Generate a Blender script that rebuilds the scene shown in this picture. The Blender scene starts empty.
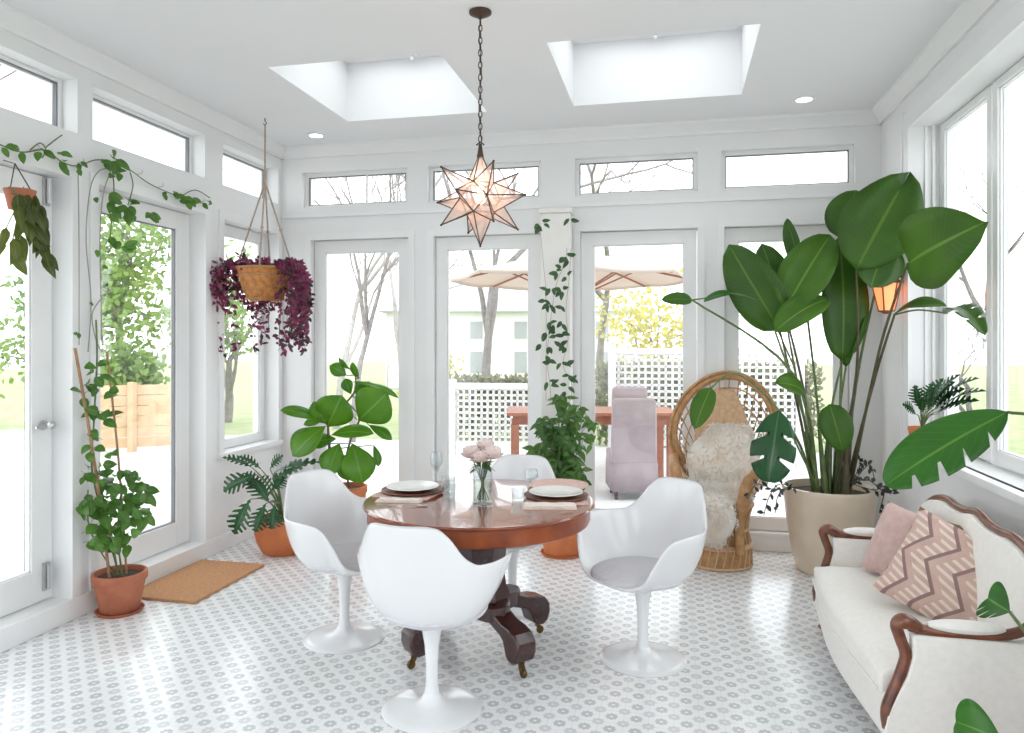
import bpy, bmesh, math, random
from mathutils import Vector as V, Matrix, Euler
random.seed(7)
PI = math.pi
SC = bpy.context.scene
COL = SC.collection
def R(d): return math.radians(d)

# ------------------------------------------------------------------ camera model (metres; floor z=0)
F_PX, CX, CY, TH, EYE = 740.0, 512.0, 343.0, R(12.35), 1.5
def pt(px, py, d):
    """point seen at a photograph pixel, d metres in front of the camera"""
    u, v = (px - CX) / F_PX, (CY - py) / F_PX
    s, c = math.sin(TH), math.cos(TH)
    return V(((-s + u * c) * d, (c + u * s) * d, EYE + v * d))

# ------------------------------------------------------------------ mesh builder
class MB:
    def __init__(self):
        self.v = []; self.f = []; self.uv = []
    def add(self, vs, fs, uvs=None):
        n = len(self.v)
        self.v += [V(p) for p in vs]
        self.f += [tuple(i + n for i in f) for f in fs]
        self.uv += list(uvs) if uvs else [(0.5, 0.5)] * len(vs)
        return self
    def box(self, x0, x1, y0, y1, z0, z1, m=None):
        vs = [V((x, y, z)) for z in (z0, z1) for y in (y0, y1) for x in (x0, x1)]
        if m: vs = [m @ p for p in vs]
        return self.add(vs, [(0, 2, 3, 1), (4, 5, 7, 6), (0, 1, 5, 4), (2, 6, 7, 3), (0, 4, 6, 2), (1, 3, 7, 5)])
    def bar(self, a, b, w, h, up=V((0, 0, 1))):
        a, b = V(a), V(b); d = (b - a); L = d.length; d.normalize()
        if abs(d.dot(up)) > .98: up = V((0, 1, 0))
        s = d.cross(up).normalized(); n = s.cross(d)
        vs = [p + s * (i * w / 2) + n * (j * h / 2) for p in (a, b) for i, j in ((-1, -1), (1, -1), (1, 1), (-1, 1))]
        return self.add(vs, [(0, 3, 2, 1), (4, 5, 6, 7), (0, 1, 5, 4), (1, 2, 6, 5), (2, 3, 7, 6), (3, 0, 4, 7)])
    def tube(self, pts, r, n=8, cap=True, flat=1.0):
        pts = [V(p) for p in pts]; k = len(pts)
        rs = r if isinstance(r, (list, tuple)) else [r] * k
        t0 = (pts[1] - pts[0]).normalized()
        u = t0.orthogonal().normalized() if abs(t0.z) > .9 else t0.cross(V((0, 0, 1))).normalized()
        vs = []
        for i, p in enumerate(pts):
            t = (pts[min(i + 1, k - 1)] - pts[max(i - 1, 0)])
            t = t.normalized() if t.length > 1e-9 else t0
            u = (u - t * u.dot(t))
            u = u.normalized() if u.length > 1e-6 else t.orthogonal().normalized()
            w = t.cross(u)
            for j in range(n):
                a = 2 * PI * j / n
                vs.append(p + (u * math.cos(a) + w * math.sin(a) * flat) * rs[i])
        fs = [(i * n + j, i * n + (j + 1) % n, (i + 1) * n + (j + 1) % n, (i + 1) * n + j) for i in range(k - 1) for j in range(n)]
        if cap:
            fs += [tuple(reversed(range(n))), tuple((k - 1) * n + j for j in range(n))]
        uv = [(j / n, i / max(1, k - 1)) for i in range(k) for j in range(n)]
        return self.add(vs, fs, uv)
    def lathe(self, prof, c=(0, 0, 0), n=32, sx=1, sy=1, closed=False):
        c = V(c); k = len(prof); vs = []
        for (r, z) in prof:
            for j in range(n):
                a = 2 * PI * j / n
                vs.append(c + V((r * math.cos(a) * sx, r * math.sin(a) * sy, z)))
        fs = [(i * n + j, i * n + (j + 1) % n, (i + 1) * n + (j + 1) % n, (i + 1) * n + j) for i in range(k - 1) for j in range(n)]
        if prof[0][0] > 1e-5 and not closed: fs.append(tuple(reversed(range(n))))
        if prof[-1][0] > 1e-5 and not closed: fs.append(tuple((k - 1) * n + j for j in range(n)))
        uv = [(j / n, i / max(1, k - 1)) for i in range(k) for j in range(n)]
        return self.add(vs, fs, uv)
    def prism(self, poly, w, m):
        """poly in local xz, extruded +-w/2 along local y, then m"""
        k = len(poly)
        vs = [m @ V((x, s * w / 2, z)) for s in (-1, 1) for x, z in poly]
        fs = [tuple(range(k)), tuple(reversed(range(k, 2 * k)))] + [(i, i + k, (i + 1) % k + k, (i + 1) % k) for i in range(k)]
        return self.add(vs, fs)
    def ball(self, c, r, n=12, sx=1, sy=1, sz=1):
        prof = [(max(1e-6, r * math.sin(PI * i / n)), -r * math.cos(PI * i / n) * sz) for i in range(n + 1)]
        return self.lathe(prof, c, n * 2, sx, sy)
    def leaf(self, base, tip, width, nrm, bend=0.0, fold=0.15, seg=8, shape='ovate', lobes=0, wave=0.0, cup=0.0, slit=.80, depth=.62, oneside=0, tipnotch=0):
        base, tip, nrm = V(base), V(tip), V(nrm)
        a = tip - base; L = a.length; ad = a.normalized()
        n = nrm - ad * nrm.dot(ad)
        n = n.normalized() if n.length > 1e-5 else ad.orthogonal().normalized()
        s = ad.cross(n)
        us = (-1, -.55, 0, .55, 1) if not lobes else (-1, -.7, -.35, 0, .35, .7, 1)
        ph = random.random() * 6
        vs = []; uvs = []
        for i in range(seg + 1):
            t = i / seg
            if shape == 'broad': w = math.sin(PI * t ** .9) ** .6
            elif shape == 'ovate': w = math.sin(PI * t ** .75) ** .75
            elif shape == 'paddle': w = (math.sin(PI * t ** .85) ** .55)
            elif shape == 'obovate': w = math.sin(PI * t ** 1.35) ** .7
            elif shape == 'lance': w = math.sin(PI * t ** .7)
            elif shape == 'heart': w = min(1, 1.0 * (math.cos(t * PI / 2) ** .7) * (1 if t > .02 else .75))
            else: w = math.sin(PI * t)
            w = max(w, .015) * width / 2
            if lobes:
                q = (t * lobes) % 1.0
                notch = 1 - depth * (1 if (q > slit and .06 < t < .95) else 0)
            c = base + a * t + n * (bend * L * 4 * t * (1 - t))
            for u in us:
                k = 1.0
                if lobes and abs(u) > .36 and u * oneside >= 0: k = notch
                uu = u * k
                p = c + s * (uu * w) + n * (fold * abs(uu) * w - cup * uu * uu * w)
                if lobes: p += ad * (abs(uu) * w * .45)
                if tipnotch and t > .6: p += ad * (L * tipnotch * ((t - .6) / .4) ** 2 * (min(1, abs(u) * 1.8) * .7 - .45))
                if wave: p += n * (wave * L * abs(u) * math.sin(9 * t + ph + (2 if u > 0 else 0)))
                vs.append(p); uvs.append((uu * .5 + .5, t))
        m = len(us)
        fs = [(i * m + j, i * m + j + 1, (i + 1) * m + j + 1, (i + 1) * m + j) for i in range(seg) for j in range(m - 1)]
        return self.add(vs, fs, uvs)
    def leaflet(self, p, d, n, L, W):
        """small folded leaf: 6 verts"""
        p, d, n = V(p), V(d).normalized(), V(n)
        s = d.cross(n)
        s = s.normalized() if s.length > 1e-5 else d.orthogonal().normalized()
        nn = s.cross(d)
        vs = [p, p + d * L * .4 + s * W / 2 + nn * W * .12, p + d * L * .45 - nn * 0, p + d * L * .4 - s * W / 2 + nn * W * .12, p + d * L * .75 + s * W * .36 + nn * W * .08, p + d * L * .75 - s * W * .36 + nn * W * .08, p + d * L - nn * L * .08]
        return self.add(vs, [(0, 1, 2), (0, 2, 3), (1, 4, 6, 2), (2, 6, 5, 3)], [(.5, 0), (1, .4), (.5, .45), (0, .4), (.9, .75), (.1, .75), (.5, 1)])
    def build(self, name, mat, parent=None, world=False, smooth=True, ang=38, bevel=0, sub=0, solid=0, origin=None):
        me = bpy.data.meshes.new(name)
        off = V((0, 0, 0))
        if parent is not None and world: off = ORG.get(parent.name, V((0, 0, 0)))
        if parent is None and origin is not None: off = V(origin)
        me.from_pydata([tuple(p - off) for p in self.v], [], self.f)
        uvl = me.uv_layers.new(name='UVMap')
        for lp in me.loops: uvl.data[lp.index].uv = self.uv[lp.vertex_index]
        bm = bmesh.new(); bm.from_mesh(me)
        bmesh.ops.remove_doubles(bm, verts=bm.verts, dist=1e-6)
        if not getattr(self, 'sheet', False): bmesh.ops.recalc_face_normals(bm, faces=bm.faces)
        bm.to_mesh(me); bm.free()
        if smooth:
            for p in me.polygons: p.use_smooth = True
            me.set_sharp_from_angle(angle=R(ang))
        me.materials.append(mat)
        o = bpy.data.objects.new(name, me); COL.objects.link(o)
        if parent is not None:
            o.parent = parent
            ORG[o.name] = ORG.get(parent.name, V((0, 0, 0)))
        elif origin is not None:
            o.location = origin; ORG[o.name] = V(origin)
        if solid:
            m = o.modifiers.new('solid', 'SOLIDIFY'); m.thickness = solid; m.offset = 0
        if bevel:
            m = o.modifiers.new('bevel', 'BEVEL'); m.width = bevel; m.segments = 2; m.limit_method = 'ANGLE'; m.angle_limit = R(40)
        if sub:
            m = o.modifiers.new('sub', 'SUBSURF'); m.levels = sub; m.render_levels = sub
        return o
ORG = {}
def tag(o, label, cat, group=None, kind=None):
    if label: o['label'] = label
    if cat: o['category'] = cat
    if group: o['group'] = group
    if kind: o['kind'] = kind
    return o
def thing(name, label, cat, loc=(0, 0, 0), rz=0, group=None):
    o = bpy.data.objects.new(name, None); o.empty_display_size = .05
    COL.objects.link(o); o.location = loc; o.rotation_euler = (0, 0, rz)
    ORG[o.name] = V(loc)
    return tag(o, label, cat, group)
def struct(o): o['kind'] = 'structure'; return o
def copy_tree(o, parent=None):
    c = o.copy(); COL.objects.link(c)
    if parent is not None: c.parent = parent
    for ch in list(o.children): copy_tree(ch, c)
    return c
def curve(pts, n=6):
    """Catmull-Rom through points"""
    P = [V(p) for p in pts]; out = []
    for i in range(len(P) - 1):
        p0, p1, p2, p3 = P[max(i - 1, 0)], P[i], P[i + 1], P[min(i + 2, len(P) - 1)]
        for k in range(n):
            t = k / n
            out.append(.5 * ((2 * p1) + (p2 - p0) * t + (2 * p0 - 5 * p1 + 4 * p2 - p3) * t * t + (3 * p1 - p0 - 3 * p2 + p3) * t ** 3))
    out.append(P[-1]); return out
def rnd(a, b): return random.uniform(a, b)
def rdir(up=0.0):
    v = V((random.gauss(0, 1), random.gauss(0, 1), random.gauss(0, 1) + up)); return v.normalized()

# ------------------------------------------------------------------ materials
def mat(name, col, rough=.5, col2=None, scale=8, metal=0, spec=.5, bump=0, bscale=60, coat=0, emit=None, es=0, sheen=0, trans=0):
    m = bpy.data.materials.new(name); m.use_nodes = True
    nt = m.node_tree; b = nt.nodes['Principled BSDF']
    b.inputs['Roughness'].default_value = rough
    b.inputs['Metallic'].default_value = metal
    b.inputs['Specular IOR Level'].default_value = spec
    b.inputs['Coat Weight'].default_value = coat
    b.inputs['Sheen Weight'].default_value = sheen
    if trans: b.inputs['Transmission Weight'].default_value = trans
    tc = nt.nodes.new('ShaderNodeTexCoord')
    if col2 is None: col2 = tuple(min(1, c * .94) for c in col)
    ns = nt.nodes.new('ShaderNodeTexNoise'); ns.inputs['Scale'].default_value = scale; ns.inputs['Detail'].default_value = 3
    nt.links.new(tc.outputs['Object'], ns.inputs['Vector'])
    mx = nt.nodes.new('ShaderNodeMix'); mx.data_type = 'RGBA'
    mx.inputs[6].default_value = (*col, 1); mx.inputs[7].default_value = (*col2, 1)
    rp = nt.nodes.new('ShaderNodeMapRange'); rp.inputs[1].default_value = .35; rp.inputs[2].default_value = .65
    nt.links.new(ns.outputs['Fac'], rp.inputs[0]); nt.links.new(rp.outputs[0], mx.inputs[0])
    nt.links.new(mx.outputs[2], b.inputs['Base Color'])
    if bump:
        n2 = nt.nodes.new('ShaderNodeTexNoise'); n2.inputs['Scale'].default_value = bscale
        nt.links.new(tc.outputs['Object'], n2.inputs['Vector'])
        bp = nt.nodes.new('ShaderNodeBump'); bp.inputs['Strength'].default_value = bump; bp.inputs['Distance'].default_value = .01
        nt.links.new(n2.outputs['Fac'], bp.inputs['Height']); nt.links.new(bp.outputs[0], b.inputs['Normal'])
    if emit:
        b.inputs['Emission Color'].default_value = (*emit, 1); b.inputs['Emission Strength'].default_value = es
    return m
def leafmat(name, col, col2, vein, rough=.35, tr=.35, veins=14, scale=3):
    m = mat(name, col, rough, col2, scale=scale)
    nt = m.node_tree; L = nt.links; N = nt.nodes
    b = N['Principled BSDF']; mx = [n for n in N if n.type == 'MIX'][0]
    uv = N.new('ShaderNodeUVMap'); sp = N.new('ShaderNodeSeparateXYZ'); L.new(uv.outputs[0], sp.inputs[0])
    def M(op, a, b_=None, c=None):
        n = N.new('ShaderNodeMath'); n.operation = op
        for i, x in enumerate((a, b_, c)):
            if x is None: continue
            if isinstance(x, (int, float)): n.inputs[i].default_value = x
            else: L.new(x, n.inputs[i])
        return n.outputs[0]
    au = M('ABSOLUTE', M('SUBTRACT', sp.outputs[0], .5))
    rib = M('LESS_THAN', au, .022)
    side = M('LESS_THAN', M('FRACT', M('SUBTRACT', M('MULTIPLY', sp.outputs[1], veins), M('MULTIPLY', au, veins * .45))), .1)
    fac = M('MAXIMUM', M('MULTIPLY', rib, .7), M('MULTIPLY', side, .14))
    m2 = N.new('ShaderNodeMix'); m2.data_type = 'RGBA'
    L.new(fac, m2.inputs[0]); L.new(mx.outputs[2], m2.inputs[6]); m2.inputs[7].default_value = (*vein, 1)
    L.new(m2.outputs[2], b.inputs['Base Color'])
    t = N.new('ShaderNodeBsdfTranslucent'); L.new(m2.outputs[2], t.inputs[0])
    ms = N.new('ShaderNodeMixShader'); ms.inputs[0].default_value = tr
    L.new(b.outputs[0], ms.inputs[1]); L.new(t.outputs[0], ms.inputs[2])
    L.new(ms.outputs[0], N['Material Output'].inputs['Surface'])
    return m
def glassmat(name, tint=(1, 1, 1), refl=.06, rough=0.0):
    m = bpy.data.materials.new(name); m.use_nodes = True
    nt = m.node_tree; nt.nodes.remove(nt.nodes['Principled BSDF'])
    t = nt.nodes.new('ShaderNodeBsdfTransparent'); t.inputs[0].default_value = (*tint, 1)
    g = nt.nodes.new('ShaderNodeBsdfGlossy'); g.inputs['Roughness'].default_value = rough
    lw = nt.nodes.new('ShaderNodeLayerWeight'); lw.inputs[0].default_value = .25
    mr = nt.nodes.new('ShaderNodeMapRange'); mr.inputs[3].default_value = refl * .6; mr.inputs[4].default_value = min(1, refl * 6)
    nt.links.new(lw.outputs['Facing'], mr.inputs[0])
    pw = nt.nodes.new('ShaderNodeMath'); pw.operation = 'POWER'; pw.inputs[1].default_value = 1.0
    nt.links.new(mr.outputs[0], pw.inputs[0])
    x = nt.nodes.new('ShaderNodeMixShader')
    nt.links.new(pw.outputs[0], x.inputs[0]); nt.links.new(t.outputs[0], x.inputs[1]); nt.links.new(g.outputs[0], x.inputs[2])
    nt.links.new(x.outputs[0], nt.nodes['Material Output'].inputs['Surface'])
    return m
def tilemat():
    m = mat('patterned_cement_tile', (.84, .845, .85), .2, (.81, .815, .82), scale=2.0, spec=.5)
    nt = m.node_tree; L = nt.links; N = nt.nodes; b = N['Principled BSDF']
    mx = [n for n in N if n.type == 'MIX'][0]
    tc = [n for n in N if n.type == 'TEX_COORD'][0]
    sp = N.new('ShaderNodeSeparateXYZ'); L.new(tc.outputs['Object'], sp.inputs[0])
    def M(op, a, b_=None):
        n = N.new('ShaderNodeMath'); n.operation = op
        for i, x in enumerate((a, b_)):
            if x is None: continue
            if isinstance(x, (int, float)): n.inputs[i].default_value = x
            else: L.new(x, n.inputs[i])
        return n.outputs[0]
    S = .098
    def cell(off):
        p = M('ABSOLUTE', M('SUBTRACT', M('FRACT', M('ADD', M('DIVIDE', sp.outputs[0], S), off + 50)), .5))
        q = M('ABSOLUTE', M('SUBTRACT', M('FRACT', M('ADD', M('DIVIDE', sp.outputs[1], S), off + 50)), .5))
        return p, q
    def rosette(off):
        p, q = cell(off)
        e = M('MINIMUM', M('MAXIMUM', p, q), M('MULTIPLY', M('ADD', p, q), .71))
        return M('MULTIPLY', M('LESS_THAN', e, .205), M('GREATER_THAN', M('ADD', p, q), .085))
    p3, q3 = cell(0)
    line = M('MULTIPLY', M('GREATER_THAN', M('MAXIMUM', p3, q3), .487), .35)
    pat = M('MAXIMUM', M('MAXIMUM', rosette(0.0), M('MULTIPLY', rosette(.5), .7)), line)
    m2 = N.new('ShaderNodeMix'); m2.data_type = 'RGBA'
    L.new(pat, m2.inputs[0]); L.new(mx.outputs[2], m2.inputs[6]); m2.inputs[7].default_value = (.52, .53, .55, 1)
    L.new(m2.outputs[2], b.inputs['Base Color'])
    return m

M_ = {}
M_['wall'] = mat('white_wall_paint', (.80, .80, .805), .55, (.785, .785, .79), 2)
M_['ceil'] = mat('white_ceiling_paint', (.80, .80, .81), .7, (.79, .79, .80), 2)
M_['trim'] = mat('white_satin_trim', (.82, .82, .825), .35, (.80, .80, .805), 3)
M_['frame'] = mat('white_door_paint', (.82, .82, .82), .32, (.80, .80, .80), 4)
M_['gasket'] = mat('grey_glazing_gasket', (.22, .22, .235), .6)
M_['glass'] = glassmat('clear_window_glass', (.97, .98, .98), .04)
M_['floor'] = tilemat()
M_['steel'] = mat('brushed_steel', (.62, .62, .62), .3, metal=1)
M_['white_plastic'] = mat('white_moulded_plastic', (.79, .795, .81), .22, (.78, .785, .80), 2, coat=.3)
M_['cushion'] = mat('pale_grey_cushion_fabric', (.66, .65, .68), .85, (.61, .60, .63), 40, bump=.2)
M_['edging'] = mat('grey_edging_cloth', (.30, .29, .32), .9)
M_['mahog'] = mat('polished_mahogany', (.28, .07, .025), .14, (.18, .04, .018), 9, coat=.6)
M_['mahog_rim'] = mat('mahogany_apron', (.36, .085, .018), .3, (.20, .04, .014), 8, coat=.15)
M_['darkwood'] = mat('dark_mahogany', (.055, .016, .014), .25, (.032, .010, .010), 12, coat=.35)
M_['brass'] = mat('aged_brass', (.16, .10, .04), .35, metal=1)
M_['terra'] = mat('terracotta', (.46, .16, .085), .75, (.38, .12, .065), 10, bump=.15)
M_['terra_orange'] = mat('orange_terracotta', (.62, .20, .07), .7, (.52, .15, .05), 9, bump=.1)
M_['soil'] = mat('potting_soil', (.06, .035, .022), .95, (.03, .02, .014), 40, bump=.6)
M_['coir'] = mat('coir_mat', (.60, .33, .17), .95, (.50, .25, .12), 60, bump=.6, bscale=250)
M_['bamboo'] = mat('bamboo_cane', (.42, .24, .13), .6, (.28, .15, .08), 20)
M_['string'] = mat('grey_string', (.35, .33, .30), .9)
M_['rope'] = mat('brown_cotton_rope', (.45, .36, .30), .9, (.35, .27, .22), 60)
M_['stem_green'] = mat('green_stem', (.13, .20, .06), .5, (.09, .13, .05), 20)
M_['stem_dark'] = mat('dark_brown_stem', (.07, .055, .03), .55, (.10, .09, .04), 14)
M_['stem_brown'] = mat('woody_stem', (.20, .13, .08), .8, (.14, .09, .05), 30)
M_['basket'] = mat('orange_woven_basket', (.62, .27, .08), .7, (.42, .15, .04), 30, bump=.6, bscale=120)
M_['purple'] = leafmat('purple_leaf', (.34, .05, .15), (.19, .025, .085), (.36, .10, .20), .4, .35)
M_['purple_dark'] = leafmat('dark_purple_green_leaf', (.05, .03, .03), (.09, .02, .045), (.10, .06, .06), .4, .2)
M_['fig'] = leafmat('fiddle_leaf', (.17, .40, .02), (.08, .26, .015), (.30, .50, .12), .25, .42, 9)
M_['bird'] = leafmat('paddle_leaf', (.055, .165, .008), (.035, .105, .007), (.15, .30, .04), .42, .3, 20)
M_['bird_light'] = leafmat('light_paddle_leaf', (.10, .25, .015), (.06, .175, .012), (.26, .44, .08), .42, .4, 20)
M_['philo'] = leafmat('split_philodendron_leaf', (.025, .12, .035), (.015, .07, .022), (.08, .22, .08), .25, .2, 10)
M_['monst'] = leafmat('monstera_leaf', (.05, .22, .02), (.03, .14, .016), (.20, .40, .07), .3, .35, 10)
M_['climber'] = leafmat('climber_leaf', (.10, .24, .035), (.05, .14, .02), (.20, .34, .08), .35, .3, 8)
M_['bush'] = leafmat('dark_bushy_leaf', (.035, .11, .02), (.11, .23, .04), (.14, .26, .08), .35, .25, 8)
M_['bushdark'] = leafmat('vine_leaf', (.025, .07, .025), (.04, .11, .03), (.10, .2, .06), .4, .2, 8)
M_['zz'] = leafmat('blackish_leaf', (.022, .03, .03), (.03, .045, .035), (.05, .07, .06), .3, .1, 8)
M_['pothos'] = leafmat('olive_leaf', (.12, .15, .02), (.05, .07, .015), (.25, .26, .06), .35, .3, 8)
M_['planter'] = mat('cream_glazed_ceramic', (.70, .59, .46), .3, (.64, .52, .40), 5, coat=.25)
M_['rattan'] = mat('honey_rattan', (.50, .28, .12), .5, (.36, .18, .07), 26, bump=.4, bscale=140)
M_['rattan_light'] = mat('pale_rattan_weave', (.66, .44, .27), .6, (.55, .34, .19), 40, bump=.5, bscale=160)
M_['fur'] = mat('cream_sheepskin', (.90, .86, .80), .95, (.84, .73, .62), 5, sheen=.3)
M_['sofa'] = mat('cream_sofa_linen', (.84, .81, .77), .85, (.80, .77, .73), 40, bump=.1, bscale=300, sheen=.2)
M_['sofawood'] = mat('carved_walnut', (.20, .06, .025), .28, (.10, .03, .015), 22, coat=.4)
M_['pinkpil'] = mat('dusty_pink_linen', (.62, .44, .40), .9, (.54, .36, .33), 25, bump=.2, bscale=200, sheen=.2)
M_['brownpil'] = mat('brown_backing_cloth', (.20, .12, .08), .9, (.28, .17, .10), 30, bump=.2, bscale=200)
M_['tanpil'] = mat('tan_backing_cloth', (.52, .32, .19), .9, (.45, .26, .15), 30, bump=.2, bscale=200)
M_['plate'] = mat('white_china', (.85, .83, .80), .2, coat=.4)
M_['charger'] = mat('dark_wood_charger', (.24, .085, .05), .4, (.15, .05, .03), 20)
M_['linen'] = mat('cream_table_linen', (.82, .74, .68), .9, (.76, .67, .60), 60, bump=.15, bscale=300)
M_['pinklinen'] = mat('blush_table_linen', (.66, .46, .41), .9, (.58, .38, .33), 60)
M_['clearglass'] = glassmat('clear_drinking_glass', (.93, .95, .95), .10)
M_['water'] = glassmat('vase_water', (.90, .94, .90), .03)
M_['peony'] = leafmat('pale_pink_petal', (.90, .78, .76), (.92, .84, .80), (.90, .79, .76), .7, .45)
M_['vase_leaf'] = leafmat('rose_leaf', (.07, .16, .03), (.04, .10, .02), (.15, .28, .08))
M_['darkmetal'] = mat('dark_bronze_wire', (.10, .065, .05), .45, metal=.7)
M_['lamp_glass'] = None
M_['bulb'] = mat('warm_bulb', (1, .85, .65), .5, emit=(1, .66, .38), es=2.6)
M_['copper'] = mat('copper_lantern_metal', (.26, .10, .05), .4, metal=.6)
M_['lan_glass'] = mat('amber_lantern_glass', (.9, .42, .22), .3, emit=(1, .22, .06), es=.36)
M_['spotlight'] = mat('lit_downlight', (1, 1, 1), .4, emit=(1, .97, .92), es=4)
M_['postpaint'] = mat('cream_post_paint', (.80, .78, .75), .6, (.76, .73, .70), 6, bump=.2, bscale=30)
M_['patio'] = mat('pale_patio_concrete', (.62, .62, .61), .8, (.55, .55, .54), 1.2)
M_['lawn'] = mat('lawn_grass', (.27, .34, .15), .95, (.36, .38, .22), 3)
M_['bark'] = mat('grey_bark', (.30, .275, .265), .9, (.22, .20, .19), 12, bump=.5, bscale=30)
M_['bark_pale'] = mat('pale_bark', (.46, .43, .42), .9, (.38, .35, .34), 12)
M_['bark_dark'] = mat('brown_bark', (.17, .15, .14), .9, (.11, .10, .09), 12)
M_['siding'] = mat('white_house_siding', (.78, .78, .79), .7)
M_['roofing'] = mat('grey_roof_shingle', (.46, .46, .48), .85, (.40, .40, .42), 6)
M_['winglass'] = mat('dark_house_window', (.34, .35, .37), .3)
M_['lattice'] = mat('white_lattice_paint', (.72, .72, .72), .6)
M_['teak'] = mat('red_brown_teak', (.36, .13, .07), .5, (.27, .09, .05), 12)
M_['lilac'] = mat('lilac_slipcover', (.33, .27, .285), .9, (.28, .225, .245), 6, bump=.1)
M_['umb'] = leafmat('cream_umbrella_cloth', (.74, .66, .59), (.70, .62, .55), (.74, .66, .59), .9, .4)
M_['umbrib'] = mat('wooden_umbrella_rib', (.34, .12, .06), .5)
M_['cedar'] = mat('tan_cedar_board', (.64, .46, .30), .8, (.56, .38, .23), 5)
M_['shrub'] = leafmat('spring_green_foliage', (.30, .42, .13), (.20, .32, .09), (.34, .44, .16), .6, .45)
M_['shrub2'] = leafmat('deep_green_foliage', (.18, .30, .10), (.12, .22, .07), (.22, .33, .12), .6, .4)
M_['hedge'] = leafmat('dormant_hedge_leaf', (.30, .28, .20), (.22, .24, .15), (.34, .33, .24), .7, .3)
M_['yellow'] = leafmat('yellow_green_blossom', (.58, .50, .10), (.46, .44, .14), (.6, .55, .16), .7, .4)

# frosted star glass
def frosted():
    m = bpy.data.materials.new('frosted_blush_glass'); m.use_nodes = True
    nt = m.node_tree; b = nt.nodes['Principled BSDF']
    b.inputs['Base Color'].default_value = (.86, .72, .68, 1); b.inputs['Roughness'].default_value = .25
    t = nt.nodes.new('ShaderNodeBsdfTransparent'); t.inputs[0].default_value = (.97, .90, .88, 1)
    tl = nt.nodes.new('ShaderNodeBsdfTranslucent'); tl.inputs[0].default_value = (.95, .8, .74, 1)
    a = nt.nodes.new('ShaderNodeMixShader'); a.inputs[0].default_value = .5
    nt.links.new(b.outputs[0], a.inputs[1]); nt.links.new(tl.outputs[0], a.inputs[2])
    x = nt.nodes.new('ShaderNodeMixShader'); x.inputs[0].default_value = .38
    nt.links.new(t.outputs[0], x.inputs[1]); nt.links.new(a.outputs[0], x.inputs[2])
    nt.links.new(x.outputs[0], nt.nodes['Material Output'].inputs['Surface'])
    return m
M_['lamp_glass'] = frosted()
# kilim cloth: diamonds and zigzag stripes woven into the cushion cover
def kilim():
    m = mat('kilim_cushion_cloth', (.60, .42, .36), .9, (.54, .36, .31), 14, bump=.2, bscale=220)
    nt = m.node_tree; L = nt.links; N = nt.nodes; b = N['Principled BSDF']
    mx = [n for n in N if n.type == 'MIX'][0]
    uv = N.new('ShaderNodeUVMap'); sp = N.new('ShaderNodeSeparateXYZ'); L.new(uv.outputs[0], sp.inputs[0])
    def M(op, a, b_=None):
        n = N.new('ShaderNodeMath'); n.operation = op
        for i, x in enumerate((a, b_)):
            if x is None: continue
            if isinstance(x, (int, float)): n.inputs[i].default_value = x
            else: L.new(x, n.inputs[i])
        return n.outputs[0]
    u, v = sp.outputs[0], sp.outputs[1]
    zz = M('ABSOLUTE', M('SUBTRACT', M('FRACT', M('MULTIPLY', v, 2.0)), .5))
    d = M('FRACT', M('MULTIPLY', M('ADD', u, M('MULTIPLY', zz, .35)), 4.0))
    dark = M('LESS_THAN', d, .16)
    cream = M('MULTIPLY', M('GREATER_THAN', d, .45), M('LESS_THAN', M('FRACT', M('MULTIPLY', M('ADD', v, M('MULTIPLY', u, .3)), 13.0)), .42))
    m2 = N.new('ShaderNodeMix'); m2.data_type = 'RGBA'
    L.new(M('MULTIPLY', cream, .8), m2.inputs[0]); L.new(mx.outputs[2], m2.inputs[6]); m2.inputs[7].default_value = (.78, .66, .58, 1)
    m3 = N.new('ShaderNodeMix'); m3.data_type = 'RGBA'
    L.new(M('MULTIPLY', dark, .85), m3.inputs[0]); L.new(m2.outputs[2], m3.inputs[6]); m3.inputs[7].default_value = (.22, .13, .13, 1)
    L.new(m3.outputs[2], b.inputs['Base Color'])
    return m
M_['kilim'] = kilim()

# ================================================================== THE ROOM
XL, XR, YB, YF, ZC = -3.2, 1.42, 5.62, -1.6, 3.12
def wall_boxes(mb, us, zs, holes, put):
    """grid of cells minus holes; put(u0,u1,z0,z1)"""
    for i in range(len(us) - 1):
        z_run = None
        for j in range(len(zs) - 1):
            uc, zc = (us[i] + us[i + 1]) / 2, (zs[j] + zs[j + 1]) / 2
            solid = not any(h[0] < uc < h[1] and h[2] < zc < h[3] for h in holes)
            if solid and z_run is None: z_run = zs[j]
            if not solid and z_run is not None:
                put(us[i], us[i + 1], z_run, zs[j]); z_run = None
        if z_run is not None: put(us[i], us[i + 1], z_run, zs[-1])
def make_wall(name, a0, a1, holes, put):
    us = sorted({a0, a1} | {h[0] for h in holes} | {h[1] for h in holes})
    zs = sorted({0, ZC} | {h[2] for h in holes} | {h[3] for h in holes})
    mb = MB(); wall_boxes(mb, us, zs, holes, lambda u0, u1, z0, z1: put(mb, u0, u1, z0, z1))
    return struct(mb.build(name, M_['wall'], smooth=False))
SILLZ = .115
left_holes = [(-1.2, .95, SILLZ, 2.4), (1.15, 2.3, SILLZ, 2.4), (2.44, 3.41, SILLZ, 2.4), (3.60, 4.58, SILLZ, 2.4), (4.80, 5.55, .70, 2.4),
              (-1.2, .95, 2.65, 2.95), (1.15, 2.3, 2.65, 2.95), (2.44, 3.46, 2.65, 2.95), (3.57, 4.59, 2.65, 2.95), (4.80, 5.57, 2.65, 2.95)]
back_doors = [(-2.93, -2.08), (-1.87, -1.01), (-.70, .17), (.36, 1.22)]
back_tr = [(-3.01, -2.09), (-1.92, -1.0), (-.74, .17), (.34, 1.25)]
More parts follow.
